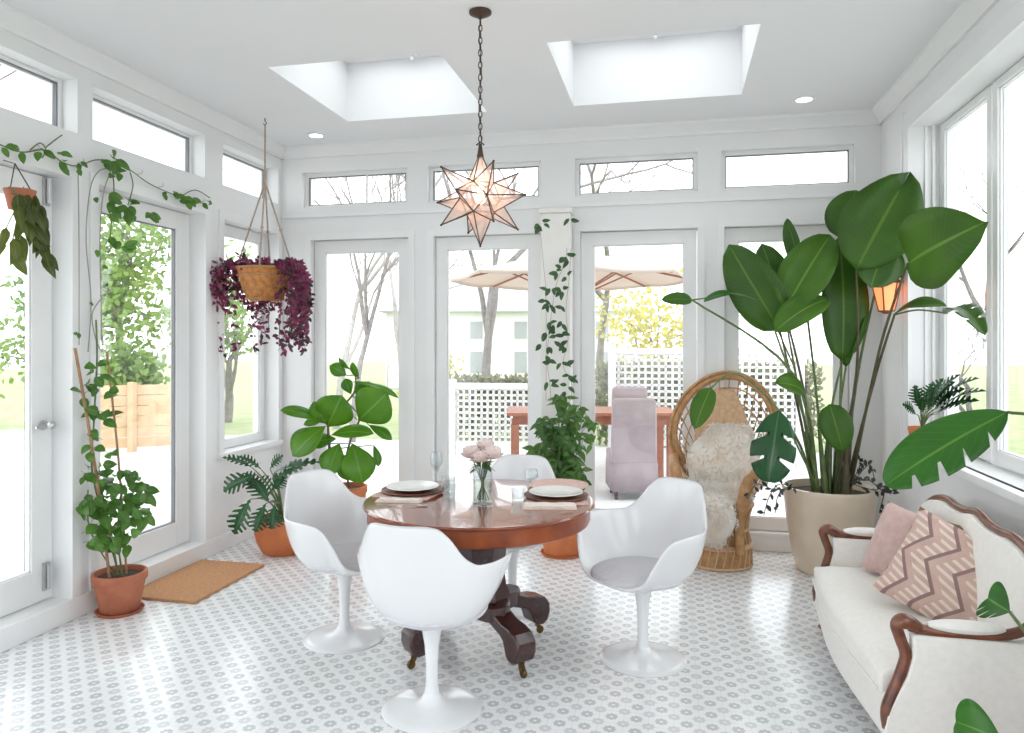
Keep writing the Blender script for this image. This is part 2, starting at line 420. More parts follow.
back_holes = [(a, b, .13, 2.35) for a, b in back_doors] + [(a, b, 2.62, 2.91) for a, b in back_tr]
right_holes = [(2.7, 4.94, .88, 2.82), (-1.2, 2.2, .88, 2.82)]
make_wall('wall_left', YF, YB + .2, left_holes, lambda mb, a, b, z0, z1: mb.box(XL - .22, XL, a, b, z0, z1))
make_wall('wall_back', XL, XR, back_holes, lambda mb, a, b, z0, z1: mb.box(a, b, YB, YB + .2, z0, z1))
make_wall('wall_right', YF, YB + .2, right_holes, lambda mb, a, b, z0, z1: mb.box(XR, XR + .26, a, b, z0, z1))
make_wall('wall_front', XL, XR, [(-1.9, .2, .1, 2.3)], lambda mb, a, b, z0, z1: mb.box(a, b, YF - .02, YF + .16, z0, z1))
struct(MB().box(XL - .22, XR + .26, YF, YB + .2, -.12, 0).build('floor', M_['floor'], smooth=False))
# ceiling with two skylight openings
sky_holes = [(-2.33, -1.28, 3.94, 5.03), (-.67, .43, 3.94, 5.03)]
mb = MB()
xs = [XL - .22, -2.33, -1.28, -.67, .43, XR + .26]
for i in range(5):
    if i in (1, 3):
        mb.box(xs[i], xs[i + 1], YF, 3.94, ZC, ZC + .14); mb.box(xs[i], xs[i + 1], 5.03, YB + .2, ZC, ZC + .14)
    else: mb.box(xs[i], xs[i + 1], YF, YB + .2, ZC, ZC + .14)
struct(mb.build('ceiling', M_['ceil'], smooth=False))
for n, (a, b, c, d) in enumerate(sky_holes):
    w = MB(); t = .05; z0, z1 = ZC, ZC + .42
    w.box(a - t, a, c - t, d + t, z0 + .14, z1); w.box(b, b + t, c - t, d + t, z0 + .14, z1)
    w.box(a, b, c - t, c, z0 + .14, z1); w.box(a, b, d, d + t, z0 + .14, z1)
    wo = struct(w.build('window_%d' % (20 + n), M_['ceil'], smooth=False))
    f = MB(); fz0, fz1 = z1, z1 + .06; e = .10
    f.box(a - t, b + t, c - t, c + e, fz0, fz1); f.box(a - t, b + t, d - e, d + t, fz0, fz1)
    f.box(a - t, a + e, c + e, d - e, fz0, fz1); f.box(b - e, b + t, c + e, d - e, fz0, fz1)
    f.build('skylight_frame', M_['trim'], wo, smooth=False)
    MB().box(a + e - .02, b - e + .02, c + e - .02, d - e + .02, fz0 + .025, fz0 + .035).build('skylight_glass', M_['glass'], wo, smooth=False)
    MB().box((a + b) / 2 - .035, (a + b) / 2 + .035, d - .12, d - .05, fz0 - .02, fz0).ball(((a + b) / 2, d - .085, fz0 - .03), .016, 6).build('skylight_latch', M_['trim'], wo)
# crown moulding and baseboards
def crown(name, p0, p1, inward):
    d = (V(p1) - V(p0)); n = V(inward)
    prof = [(0, 0), (.02, 0), (.025, .02), (.05, .05), (.075, .07), (.08, .09), (0, .09)]
    vs = []
    for p in (V(p0), V(p1)):
        for a, h in prof: vs.append(p + n * a + V((0, 0, ZC - .09 + h)))
    k = len(prof)
    fs = [(i, (i + 1) % k, (i + 1) % k + k, i + k) for i in range(k)] + [tuple(range(k)), tuple(range(k, 2 * k))]
    struct(MB().add(vs, fs).build(name, M_['trim'], ang=20))
crown('trim_1', (XL, YF, 0), (XL, YB, 0), (1, 0, 0))
crown('trim_2', (XL, YB, 0), (XR, YB, 0), (0, -1, 0))
crown('trim_3', (XR, YF, 0), (XR, YB, 0), (-1, 0, 0))
struct(MB().box(XL, XL + .022, YF, YB, 0, .115).build('baseboard_left', M_['trim'], smooth=False, bevel=.004))
struct(MB().box(XL + .022, XR, YB - .022, YB, 0, .13).box(XL + .022, XR, YB - .034, YB, .11, .135).build('baseboard_back', M_['trim'], smooth=False, bevel=.004))
struct(MB().box(XR - .02, XR, YF, YB - .034, 0, .12).build('baseboard_right', M_['trim'], smooth=False, bevel=.004))
# casings: thin raised boards around the openings of the left and right walls, header ledge
mb = MB()
for (a, b, z0, z1) in left_holes:
    if z0 < 1:
        mb.box(XL, XL + .014, b, b + .06, z0, z1 + .06); mb.box(XL, XL + .014, a - .06, a, z0, z1 + .06); mb.box(XL, XL + .014, a, b, z1, z1 + .06)
mb.box(XL, XL + .03, 4.74, 5.6, .665, .70)
struct(mb.build('trim_4', M_['trim'], smooth=False))
mb = MB()
for a, b in back_doors:
    mb.box(a - .05, a, YB - .012, YB, .135, 2.40); mb.box(b, b + .05, YB - .012, YB, .135, 2.40); mb.box(a, b, YB - .012, YB, 2.35, 2.40)
mb.box(XL + .02, XR - .02, YB - .02, YB, 2.535, 2.56)
struct(mb.build('trim_5', M_['trim'], smooth=False))
mb = MB()
a, b, z0, z1 = right_holes[0]
mb.box(XR - .022, XR, b, b + .10, z0 - .05, z1 + .10); mb.box(XR - .022, XR, a - .1, b, z1, z1 + .10); mb.box(XR - .03, XR, b + .10, b + .125, z0 - .05, z1 + .125)
mb.box(XR - .05, XR + .02, a - .1, b + .12, z0 - .035, z0)
for k in range(3): mb.box(XR + .07 + k * .04, XR + .085 + k * .04, b - .012 - .006 * k, b, z0, z1)
struct(mb.build('trim_6', M_['trim'], smooth=False))

def leaf_frame(name, axis, plane, a, b, z0, z1, stile, top, bottom, thick, side, extra=None):
    """a glazed door or window: frame, gasket and pane.  axis 'x': lies in a plane of constant x"""
    def bx(mb, u0, u1, p0, p1, zz0, zz1):
        if axis == 'x': mb.box(p0, p1, u0, u1, zz0, zz1)
        else: mb.box(u0, u1, p0, p1, zz0, zz1)
    f = MB(); p0, p1 = plane - thick / 2, plane + thick / 2
    bx(f, a, a + stile, p0, p1, z0, z1); bx(f, b - stile, b, p0, p1, z0, z1)
    bx(f, a + stile, b - stile, p0, p1, z0, z0 + bottom); bx(f, a + stile, b - stile, p0, p1, z1 - top, z1)
    o = struct(f.build(name, M_['frame'], smooth=False, bevel=.003))
    g = MB(); e = .007; q0, q1 = plane - .012, plane + .012
    A, B, Z0, Z1 = a + stile, b - stile, z0 + bottom, z1 - top
    bx(g, A, A + e, q0, q1, Z0, Z1); bx(g, B - e, B, q0, q1, Z0, Z1); bx(g, A, B, q0, q1, Z0, Z0 + e); bx(g, A, B, q0, q1, Z1 - e, Z1)
    g.build('glazing_gasket', M_['gasket'] if extra == 'dark' else M_['trim'], o, smooth=False)
    pn = MB(); bx(pn, A + e, B - e, plane - .003, plane + .003, Z0 + e, Z1 - e)
    pn.build('glass_pane', M_['glass'], o, smooth=False)
    return o
XG = XL - .13
dA = leaf_frame('door_1', 'x', XG, 2.45, 3.40, .12, 2.395, .13, .13, .17, .045, 1)
dB = leaf_frame('door_2', 'x', XG, 3.61, 4.57, .12, 2.395, .14, .12, .16, .045, 1, 'dark')
leaf_frame('door_3', 'x', XG, 1.16, 2.29, .12, 2.395, .13, .13, .17, .045, 1)
leaf_frame('door_4', 'x', XG, -1.19, .94, .12, 2.395, .13, .13, .17, .045, 1)
leaf_frame('window_1', 'x', XG, 4.81, 5.54, .705, 2.395, .07, .08, .06, .045, 1)
for n, h in enumerate(left_holes[5:]):
    leaf_frame('window_%d' % (n + 2), 'x', XG + .01, h[0], h[1], h[2], h[3], .025, .02, .02, .04, 1, 'dark')
YG = YB + .07
for n, (a, b) in enumerate(back_doors):
    leaf_frame('door_%d' % (n + 5), 'y', YG, a + .005, b - .005, .135, 2.345, .095, .10, .09, .045, 1)
for n, (a, b) in enumerate(back_tr):
    o = leaf_frame('window_%d' % (n + 7), 'y', YG, a, b, 2.62, 2.91, .03, .03, .025, .04, 1, 'dark')
    if n == 0: MB().box(-2.47, -2.455, YG - .015, YG + .015, 2.645, 2.88).build('muntin', M_['frame'], o, smooth=False)
XW = XR + .18
for n, (a, b) in enumerate(((4.20, 4.92), (3.46, 4.18), (2.71, 3.44))):
    leaf_frame('window_%d' % (n + 11), 'x', XW, a, b, .89, 2.815, .055, .04, .07, .05, 1)
leaf_frame('window_14', 'x', XW, -1.19, 2.19, .89, 2.815, .055, .04, .07, .05, 1)
# door hardware on the nearest left door
for z in (2.24, .17):
    MB().box(XG + .022, XG + .036, 3.335, 3.375, z, z + .15).tube([(XG + .045, 3.355, z + .01), (XG + .045, 3.355, z + .14)], .010, 8).build('flush_bolt', M_['steel'], dA)
h = MB().lathe([(.026, -.004), (.026, .006), (.012, .01), (.011, .04)], (0, 0, 0), 14)
h.v = [V((XG + .024 + p.z, 3.34 + p.x, 1.06 + p.y)) for p in h.v]
h.ball((XG + .075, 3.34, 1.06), .024, 8); h.tube([(XG + .06, 3.34, 1.06), (XG + .062, 3.30, 1.06), (XG + .058, 3.26, 1.055)], .008, 8)
h.build('door_handle', M_['steel'], dA)
h = MB().box(XG + .022, XG + .03, 3.64, 3.665, .98, 1.14).tube([(XG + .03, 3.652, 1.06), (XG + .07, 3.652, 1.06), (XG + .072, 3.70, 1.06), (XG + .07, 3.76, 1.055)], .009, 8)
h.build('door_handle', M_['steel'], dB)

# ------------------------------------------------------------------ recessed lights
def downlight(px, py, label):
    p = pt(px, py, 1); d = (p - V((0, 0, EYE))); t = (ZC - EYE) / d.z; c = V((0, 0, EYE)) + d * t
    o = thing('recessed_light', label, 'light', (c.x, c.y, ZC), group='recessed ceiling lights')
    MB().lathe([(.048, .004), (.07, .004), (.072, -.006), (.05, -.008), (.048, .004)], (0, 0, 0), 24, closed=True).build('trim_ring', M_['trim'], o)
    MB().lathe([(.048, -.002), (.03, -.005), (1e-5, -.005)], (0, 0, 0), 20, closed=True).build('lens', M_['spotlight'], o)
downlight(804, 99, 'small round recessed ceiling light near the right rear corner')
downlight(316, 135, 'small round recessed ceiling light near the left rear corner, left of the skylights')

# ================================================================== DINING TABLE
TC = V((-.93, 3.50, 0)); TZ = .735
tb = thing('dining_table', 'round polished mahogany pedestal table on scrolled feet in the middle of the tiled floor', 'table', TC)
MB().lathe([(1e-5, TZ - .02), (.54, TZ - .02), (.555, TZ - .016), (.562, TZ - .008), (.556, TZ - .001), (.54, TZ), (1e-5, TZ)], n=72).build('tabletop', M_['mahog'], tb)
MB().lathe([(1e-5, .635), (.52, .635), (.535, .642), (.54, .655), (.54, .715), (1e-5, .715)], n=72).build('apron', M_['mahog_rim'], tb)
MB().lathe([(1e-5, .63), (.24, .634), (.245, .61), (.22, .585), (.16, .555), (.135, .50), (.125, .40), (.135, .33), (.15, .30), (.155, .27), (1e-5, .27)], n=8).build('pedestal', M_['darkwood'], tb, ang=20)
pl = MB(); po = []
for k in range(32):
    a = 2 * PI * k / 32; r = .185 + .045 * math.cos(4 * (a - PI / 4)); po.append((r * math.cos(a), r * math.sin(a)))
pl.add([(x, y, z) for z in (.20, .275) for x, y in po], [tuple(range(32)), tuple(range(32, 64))] + [(i, (i + 1) % 32, (i + 1) % 32 + 32, i + 32) for i in range(32)])
pl.build('platform', M_['darkwood'], tb, bevel=.008)
foot_poly = [(.05, .285), (.14, .272), (.20, .245), (.26, .222), (.32, .215), (.37, .200), (.398, .165), (.40, .12), (.385, .08), (.355, .062), (.32, .066), (.298, .085), (.288, .115), (.275, .145), (.25, .162), (.20, .178), (.14, .195), (.05, .205)]
for k in range(4):
    a = PI / 4 + k * PI / 2 + R(2)
    m = Matrix.Rotation(a, 4, 'Z')
    ft = MB().prism(foot_poly, .105, m).build('foot', M_['darkwood'], tb, bevel=.010, ang=30)
    cst = MB(); c = m @ V((.355, 0, 0))
    cst.lathe([(.016, .066), (.014, .045), (.01, .04)], (c.x, c.y, 0), 12)
    cst.bar(m @ V((.355, -.012, .05)), m @ V((.37, -.012, .02)), .004, .012); cst.bar(m @ V((.355, .012, .05)), m @ V((.37, .012, .02)), .004, .012)
    w = MB().lathe([(1e-5, -.009), (.017, -.009), (.02, -.005), (.02, .005), (.017, .009), (1e-5, .009)], n=16)
    mm = m @ Matrix.Translation((.37, 0, .02)) @ Matrix.Rotation(PI / 2, 4, 'X')
    cst.add([mm @ p for p in w.v], w.f)
    cst.build('caster', M_['brass'], ft)

# ================================================================== TULIP CHAIRS
RIM = [(0, .262, .405), (30, .285, .41), (44, .312, .44), (52, .332, .53), (59, .343, .61), (67, .345, .645), (85, .335, .655), (105, .32, .652), (120, .31, .655), (131, .305, .69), (141, .303, .765), (150, .308, .812), (160, .313, .825), (180, .318, .825)]
def rim_at(ph):
    ph = abs(ph)
    for i in range(len(RIM) - 1):
        a, b = RIM[i], RIM[i + 1]
        if a[0] <= ph <= b[0]:
            t = (ph - a[0]) / (b[0] - a[0]); t2 = t * t * (3 - 2 * t) * .35 + t * .65
            return a[1] + (b[1] - a[1]) * t2, a[2] + (b[2] - a[2]) * t2
    return RIM[-1][1:]
def shell_bm():
    mb = MB(); N = 72; ts = [0, .12, .25, .4, .55, .68, .8, .9]
    for k in range(N):
        ph = -180 + 360 * k / N
        r, z = rim_at(ph); a = R(ph)
        hgt = z - .36
        rb = .255 - .02 * max(0, math.cos(a)) 
        for t in ts:
            if hgt > .08:
                # upright wall, slightly leaning out, then rounding into the bowl
                p0, p1, p2, p3 = (r, z), (rb + .025, .36 + hgt * .45), (rb - .01, .362), (.07, .36)
                q = t ** .85
                x = (1 - q) ** 3 * p0[0] + 3 * (1 - q) ** 2 * q * p1[0] + 3 * (1 - q) * q * q * p2[0] + q ** 3 * p3[0]
                y = (1 - q) ** 3 * p0[1] + 3 * (1 - q) ** 2 * q * p1[1] + 3 * (1 - q) * q * q * p2[1] + q ** 3 * p3[1]
            else:
                x = r * (1 - t) + .07 * t; y = z + (.36 - z) * (math.sin(t * PI / 2) ** .8)
            mb.v.append(V((x * math.cos(a), x * math.sin(a), y))); mb.uv.append((.5, .5))
    m = len(ts)
    for k in range(N):
        for j in range(m - 1):
            mb.f.append((k * m + j, k * m + j + 1, ((k + 1) % N) * m + j + 1, ((k + 1) % N) * m + j))
    mb.v.append(V((0, 0, .36))); mb.uv.append((.5, .5))
    for k in range(N): mb.f.append((k * m + m - 1, len(mb.v) - 1, ((k + 1) % N) * m + m - 1))
    return mb
def make_chair(label):
    t = thing('tulip_chair', label, 'chair', (0, 0, 0), group='white tulip armchairs around the table')
    sh = shell_bm().build('shell', M_['white_plastic'], t, ang=180, solid=.014, sub=1)
    MB().lathe([(1e-5, .388), (.20, .388), (.228, .396), (.237, .410), (.230, .426), (.20, .437), (1e-5, .442)], (.030, 0, 0), 44, 1.0, .97).build('seat_cushion', M_['cushion'], t)
    MB().lathe([(1e-5, .362), (.085, .360), (.06, .345), (.042, .32), (.031, .26), (.026, .18), (.026, .11), (.031, .07), (.042, .045)], n=28).build('stem', M_['white_plastic'], t)
    MB().lathe([(.03, .07), (.045, .043), (.075, .030), (.12, .021), (.175, .012), (.208, .006), (.214, .002), (.212, 0), (1e-5, 0)], n=44).build('base', M_['white_plastic'], t)
    return t
c0 = make_chair('white tulip armchair in front of the table, seen from behind')
c0.scale = (.96, .96, 1); c0.location = (-.972, 2.90, 0); c0.rotation_euler.z = R(84)
for (x, y, rz, lab) in ((-1.64, 3.50, -21, 'white tulip armchair left of the table, facing right towards it'),
                        (-.145, 3.57, 229, 'white tulip armchair right of the table with its grey seat cushion showing'),
                        (-.90, 4.12, 268, 'white tulip armchair on the far side of the table, mostly hidden behind the flowers')):
    c = copy_tree(c0); c.location = (x, y, 0); c.rotation_euler.z = R(rz); c['label'] = lab

# ================================================================== THINGS ON THE TABLE
def on_table(px, py, z=TZ):
    p = pt(px, py, 1) - V((0, 0, EYE)); t = (z - EYE) / p.z; q = p * t + V((0, 0, EYE)); return V((q.x, q.y, z))
PLATE = [(1e-5, .003), (.07, .003), (.085, .006), (.128, .017), (.134, .020), (.133, .023), (.125, .021), (.085, .011), (.07, .008), (1e-5, .008)]
CHARG = [(1e-5, .0), (.13, .0), (.15, .004), (.16, .010), (.158, .014), (.148, .010), (.13, .007), (1e-5, .007)]
def napkin_bm(w, l, th, folds=3):
    mb = MB(); nx, ny = 12, 6
    for f in range(folds):
        z0 = f * th / folds; z1 = z0 + th / folds * .82; ins = .004 * f
        tp = [(-l / 2 + ins + (l - 2 * ins) * i / nx, -w / 2 + ins + (w - 2 * ins) * j / ny, (z1 + .0015 * math.sin(i * 1.3 + j + f)) ) for i in range(nx + 1) for j in range(ny + 1)]
        bt = [(x, y, z0) for x, y, z in tp]
        K = (nx + 1) * (ny + 1)
        fs = [(i * (ny + 1) + j, (i + 1) * (ny + 1) + j, (i + 1) * (ny + 1) + j + 1, i * (ny + 1) + j + 1) for i in range(nx) for j in range(ny)]
        fs += [tuple(q + K for q in reversed(g)) for g in fs]
        ring = [i * (ny + 1) for i in range(nx + 1)] + [nx * (ny + 1) + j for j in range(1, ny + 1)] + [i * (ny + 1) + ny for i in range(nx - 1, -1, -1)] + [j for j in range(ny - 1, 0, -1)]
        fs += [(ring[q], ring[(q + 1) % len(ring)], ring[(q + 1) % len(ring)] + K, ring[q] + K) for q in range(len(ring))]
        mb.add(tp + bt, fs)
    return mb
settings = [(V((-1.31, 3.60, TZ)), 'left', -5), (V((-.57, 3.62, TZ)), 'right', 10)]
for p, s, a in settings:
    o = tag(MB().box(-.15, .15, -.17, .13, 0, .004).build('placemat', M_['pinklinen'], origin=(0, 0, 0), bevel=.002), 'blush cloth placemat under the %s plate on the round table' % s, 'placemat', 'placemats on the dining table')
    o.location = p; o.rotation_euler.z = R(a)
    o = tag(MB().lathe(CHARG, n=48).build('charger', M_['charger'], origin=(0, 0, 0)), 'dark brown charger under the white plate at the %s of the table' % s, 'charger', 'dark chargers on the dining table')
    o.location = p + V((0, 0, .005))
    o = tag(MB().lathe(PLATE, n=48).build('dinner_plate', M_['plate'], origin=(0, 0, 0)), 'white dinner plate on a dark charger at the %s of the table' % s, 'plate', 'white plates on the dining table')
    o.location = p + V((0, 0, .0125))
p = V((-.75, 3.86, TZ))
o = tag(MB().lathe(CHARG, n=48).build('charger', M_['pinklinen'], origin=(0, 0, 0)), 'blush round mat lying empty at the far side of the table', 'placemat'); o.location = (-.60, 3.90, TZ + .001)
o = tag(napkin_bm(.10, .25, .016).build('folded_napkin', M_['linen'], origin=(0, 0, 0), ang=50), 'cream folded napkin lying in front of the right plate', 'napkin', 'cream folded napkins'); o.location = (-.565, 3.40, TZ + .0005); o.rotation_euler.z = R(11)
o = tag(napkin_bm(.07, .22, .014).build('folded_napkin', M_['linen'], origin=(0, 0, 0), ang=50), 'cream folded napkin lying in front of the left plate', 'napkin', 'cream folded napkins'); o.location = (-1.295, 3.37, TZ + .0005); o.rotation_euler.z = R(4)
fk = MB(); fk.tube(curve([(-.09, 0, .004), (-.03, 0, .006), (.03, 0, .008), (.055, 0, .005)], 4), [.0035, .003, .0028, .0025, .0025, .0025, .0025, .0025, .003, .004, .006, .008, .009], 8, flat=.4)
for k in range(4): fk.tube([(.052, -.009 + k * .006, .005), (.07, -.009 + k * .006, .003), (.095, -.0085 + k * .0056, .006)], .0016, 6)
fo = tag(fk.build('fork', M_['steel'], origin=(0, 0, 0)), 'small silver fork at the edge of the left napkin', 'fork'); fo.location = (-1.22, 3.28, TZ + .001); fo.rotation_euler.z = R(12)

def wine_glass(x, y, h, r, label):
    t = thing('wine_glass', label, 'glass', (x, y, TZ), group='stemmed glasses on the dining table')
    MB().lathe([(1e-5, .0015), (.033, .0), (.034, .002), (.012, .006), (.0045, .012), (.0035, .05), (.004, h * .42), (.008, h * .45)], n=24).build('foot', M_['clearglass'], t)
    b = h * .44
    MB().lathe([(1e-5, b), (.012, b + .004), (r * .75, b + .03), (r, b + (h - b) * .45), (r * .93, b + (h - b) * .8), (r * .80, h), (r * .77, h), (r * .90, b + (h - b) * .8), (r * .96, b + (h - b) * .45), (r * .7, b + .033), (1e-5, b + .008)], n=24).build('bowl', M_['clearglass'], t)
def tumbler(x, y, h, r, label):
    t = thing('tumbler', label, 'glass', (x, y, TZ), group='clear tumblers on the dining table')
    MB().lathe([(1e-5, .001), (r * .85, 0), (r * .88, .004), (r, h), (r * .96, h), (r * .84, .012), (1e-5, .011)], n=24).build('cup', M_['clearglass'], t)
wine_glass(-1.235, 3.76, .185, .034, 'tall stemmed glass behind the left plate')
wine_glass(-.70, 3.66, .13, .034, 'short stemmed glass beside the right plate')
tumbler(-1.085, 3.50, .075, .036, 'clear tumbler just right of the left plate')
tumbler(-1.13, 3.64, .08, .035, 'clear tumbler between the left plate and the flower vase, further back')
tumbler(-.735, 3.50, .07, .036, 'clear tumbler just left of the right plate')

vt = thing('flower_vase', 'clear glass cylinder vase of stems in the middle of the table', 'vase', (-.89, 3.41, TZ))
MB().lathe([(1e-5, 0), (.044, 0), (.046, .004), (.047, .175), (.044, .175), (.042, .014), (1e-5, .012)], n=32).build('glass_cylinder', M_['clearglass'], vt)
MB().lathe([(1e-5, .014), (.041, .014), (.042, .11), (1e-5, .11)], n=28).build('water', M_['water'], vt)
fl = [(-.052, .0, .235, .05), (.048, -.015, .238, .052), (0, .05, .262, .048), (.0, -.045, .222, .045)]
for i, (x, y, z, r) in enumerate(fl):
    f = thing('peony', ['pale pink peony at the left of the glass vase bunch', 'pale pink peony at the right of the glass vase bunch', 'pale pink peony at the back of the glass vase bunch', 'small pale pink peony at the front of the glass vase bunch'][i], 'flower', (-.89, 3.41, TZ + .01), group='peonies in the vase')
    MB().tube(curve([(-x * .6, -y * .6, .012), (x * .3, y * .3, .12), (x, y, z - r * .5)], 5), .0032, 6).build('stalk', M_['stem_green'], f)
    pm = MB(); c = V((x, y, z))
    for ring, n, tilt, sz in ((0, 5, .12, .95), (1, 8, .38, 1.0), (2, 10, .72, 1.0), (3, 10, 1.15, .9)):
        for k in range(n):
            a = 2 * PI * k / n + ring * .4 + rnd(-.15, .15); out = V((math.cos(a), math.sin(a), 0))
            d = (out * math.sin(tilt) + V((0, 0, math.cos(tilt)))).normalized()
            b0 = c - V((0, 0, r * .55)) + out * r * .1
            tip = b0 + d * r * sz * 1.25
            pm.leaf(b0, tip, r * 1.15, out * -1 * math.cos(tilt) + V((0, 0, math.sin(tilt))), bend=-.16, fold=0, cup=-.25, seg=5, shape='obovate', wave=.02)
    pm.build('petals', M_['peony'], f, ang=180)
lf = MB()
for k in range(16):
    a = rnd(0, 2 * PI); lf.leaf(V((.02 * math.cos(a), .02 * math.sin(a), rnd(.15, .19))), V((.07 * math.cos(a), .07 * math.sin(a), rnd(.14, .22))), .026, (0, 0, 1), bend=.1, seg=5)
for k in range(7):
    a = k * .9; lf.tube([(.02 * math.cos(a), .02 * math.sin(a), .014), (-.02 * math.cos(a + .5), -.02 * math.sin(a + .5), .17)], .0028, 6)
lf.build('leaves', M_['vase_leaf'], vt, ang=180)

# ================================================================== STAR LANTERN
SP = V((-.925, 3.50, 2.205))
st = thing('star_lantern', 'lit frosted glass star pendant on a dark chain above the table', 'lamp', SP)
s = .072; h6, h8 = .168, .172
cub = [V(p) * s for p in ((1, 1, 0), (1, -1, 0), (-1, 1, 0), (-1, -1, 0), (1, 0, 1), (1, 0, -1), (-1, 0, 1), (-1, 0, -1), (0, 1, 1), (0, 1, -1), (0, -1, 1), (0, -1, -1))]
rot = Matrix.Rotation(R(-12), 4, 'Z')
gl = MB(); wr = MB()
edges = set()
for ax in [V(p) for p in ((1, 0, 0), (-1, 0, 0), (0, 1, 0), (0, -1, 0), (0, 0, 1), (0, 0, -1))] + [V((x, y, z)) / math.sqrt(3) for x in (1, -1) for y in (1, -1) for z in (1, -1)]:
    dm = max(p.dot(ax) for p in cub); fv = [p for p in cub if p.dot(ax) > dm - 1e-4]
    u = (fv[0] - ax * dm).normalized(); w = ax.cross(u); fv.sort(key=lambda p: math.atan2((p - ax * dm).dot(w), (p - ax * dm).dot(u)))
    tip = ax * (dm + (h6 if len(fv) == 4 else h8 * .92))
    if abs(ax.z) > .9: tip = ax * (dm + h6 * .95)
    n = len(fv)
    gl.add([rot @ p for p in fv] + [rot @ tip], [(i, (i + 1) % n, n) for i in range(n)])
    for i in range(n):
        wr.tube([rot @ fv[i], rot @ tip], .0032, 6)
        e = tuple(sorted((cub.index(fv[i]), cub.index(fv[(i + 1) % n]))))
        if e not in edges: edges.add(e); wr.tube([rot @ fv[i], rot @ fv[(i + 1) % n]], .0032, 6)
    wr.ball(rot @ tip, .006, 6)
g = gl.build('glass_points', M_['lamp_glass'], st, smooth=False)
wr.build('wire_edges', M_['darkmetal'], st)
MB().ball((0, 0, 0), .026, 10).tube([(0, 0, .02), (0, 0, .06)], .014, 10).build('bulb', M_['bulb'], st)
cap = MB(); cap.lathe([(1e-5, .272), (.008, .268), (.010, .25), (.014, .225), (.018, .205), (.016, .20), (1e-5, .205)], n=12); cap.tube([(-.02, 0, .262), (0, 0, .278), (.02, 0, .262)], .004, 6)
cap.build('cap', M_['darkmetal'], st)
ch = MB(); z = .275; k = 0; top = ZC - SP.z - .03
while z < top:
    a = PI / 2 * (k % 2); ring = [V((math.cos(a) * .009 * math.cos(q), math.sin(a) * .009 * math.cos(q), z + .018 + .018 * math.sin(q))) for q in [2 * PI * j / 10 for j in range(11)]]
    ch.tube(ring, .0028, 6, cap=False); z += .030; k += 1
ch.tube(curve([(.006, .004, .27), (-.008, .004, .45), (.008, -.004, .62), (-.006, .004, .78), (0, 0, top)], 5), .002, 5)
ch.build('chain', M_['darkmetal'], st)
MB().lathe([(1e-5, top + .03), (.055, top + .029), (.055, top + .02), (.03, top + .006), (.01, top), (1e-5, top)], n=24).build('ceiling_canopy', M_['darkmetal'], st)
pl_ = bpy.data.lights.new('star_lantern_glow', 'POINT'); pl_.energy = .9; pl_.color = (1, .78, .58); pl_.shadow_soft_size = .03
po_ = bpy.data.objects.new('star_lantern_glow', pl_); COL.objects.link(po_); po_.parent = st; po_.location = (0, 0, .035)

# ================================================================== SETTEE
sx0, sx1, sy0, sy1 = .68, 1.20, 2.80, 4.15; smid = (sy0 + sy1) / 2
so = thing('settee', 'cream upholstered settee with carved dark wood trim along the right wall', 'sofa', (.95, smid, 0))
def bow(y): # serpentine seat front
    t = (y - smid) / ((sy1 - sy0) / 2); return sx0 + .022 * t * t - .012 * math.cos(t * PI * 1.0)
def seat_block(z0, z1, inset, crown_h=0.0, y0=None, y1=None, nx=10, ny=28, back=1.16, side=0.0):
    mb = MB(); y0 = sy0 if y0 is None else y0; y1 = sy1 if y1 is None else y1
    for lay in (0, 1):
        for j in range(ny + 1):
            y = y0 + (y1 - y0) * j / ny
            xf = bow(y) + inset
            for i in range(nx + 1):
                t = i / nx; x = xf + (back - xf) * t
                e = min(1, min(t, 1 - t) * 6) * min(1, min(j / ny, 1 - j / ny) * 10)
                z = z0 if lay == 0 else z1 - crown_h * (1 - math.sin(e * PI / 2))
                mb.v.append(V((x, y, z))); mb.uv.append((t, j / ny))
    K = (nx + 1) * (ny + 1); g = lambda i, j: j * (nx + 1) + i
    for j in range(ny):
        for i in range(nx):
            mb.f.append((g(i, j), g(i, j + 1), g(i + 1, j + 1), g(i + 1, j))); mb.f.append((K + g(i, j), K + g(i + 1, j), K + g(i + 1, j + 1), K + g(i, j + 1)))
    for j in range(ny):
        for i in (0, nx): mb.f.append((g(i, j), g(i, j + 1), K + g(i, j + 1), K + g(i, j)))
    for i in range(nx):
        for j in (0, ny): mb.f.append((g(i, j), g(i + 1, j), K + g(i + 1, j), K + g(i, j)))
    return mb
seat_block(.105, .262, .010).build('seat_base', M_['sofa'], so, True, bevel=.012)
cu = seat_block(.255, .372, .0, .035, sy0 + .045, sy1 - .045, back=1.10).build('seat_cushion', M_['sofa'], so, True, ang=60, bevel=.012)
pp = [(bow(sy0 + .05 + (sy1 - sy0 - .1) * k / 24) - .004, sy0 + .05 + (sy1 - sy0 - .1) * k / 24, .268) for k in range(25)]
MB().tube(pp, .006, 6).build('piping', M_['sofa'], cu, True)
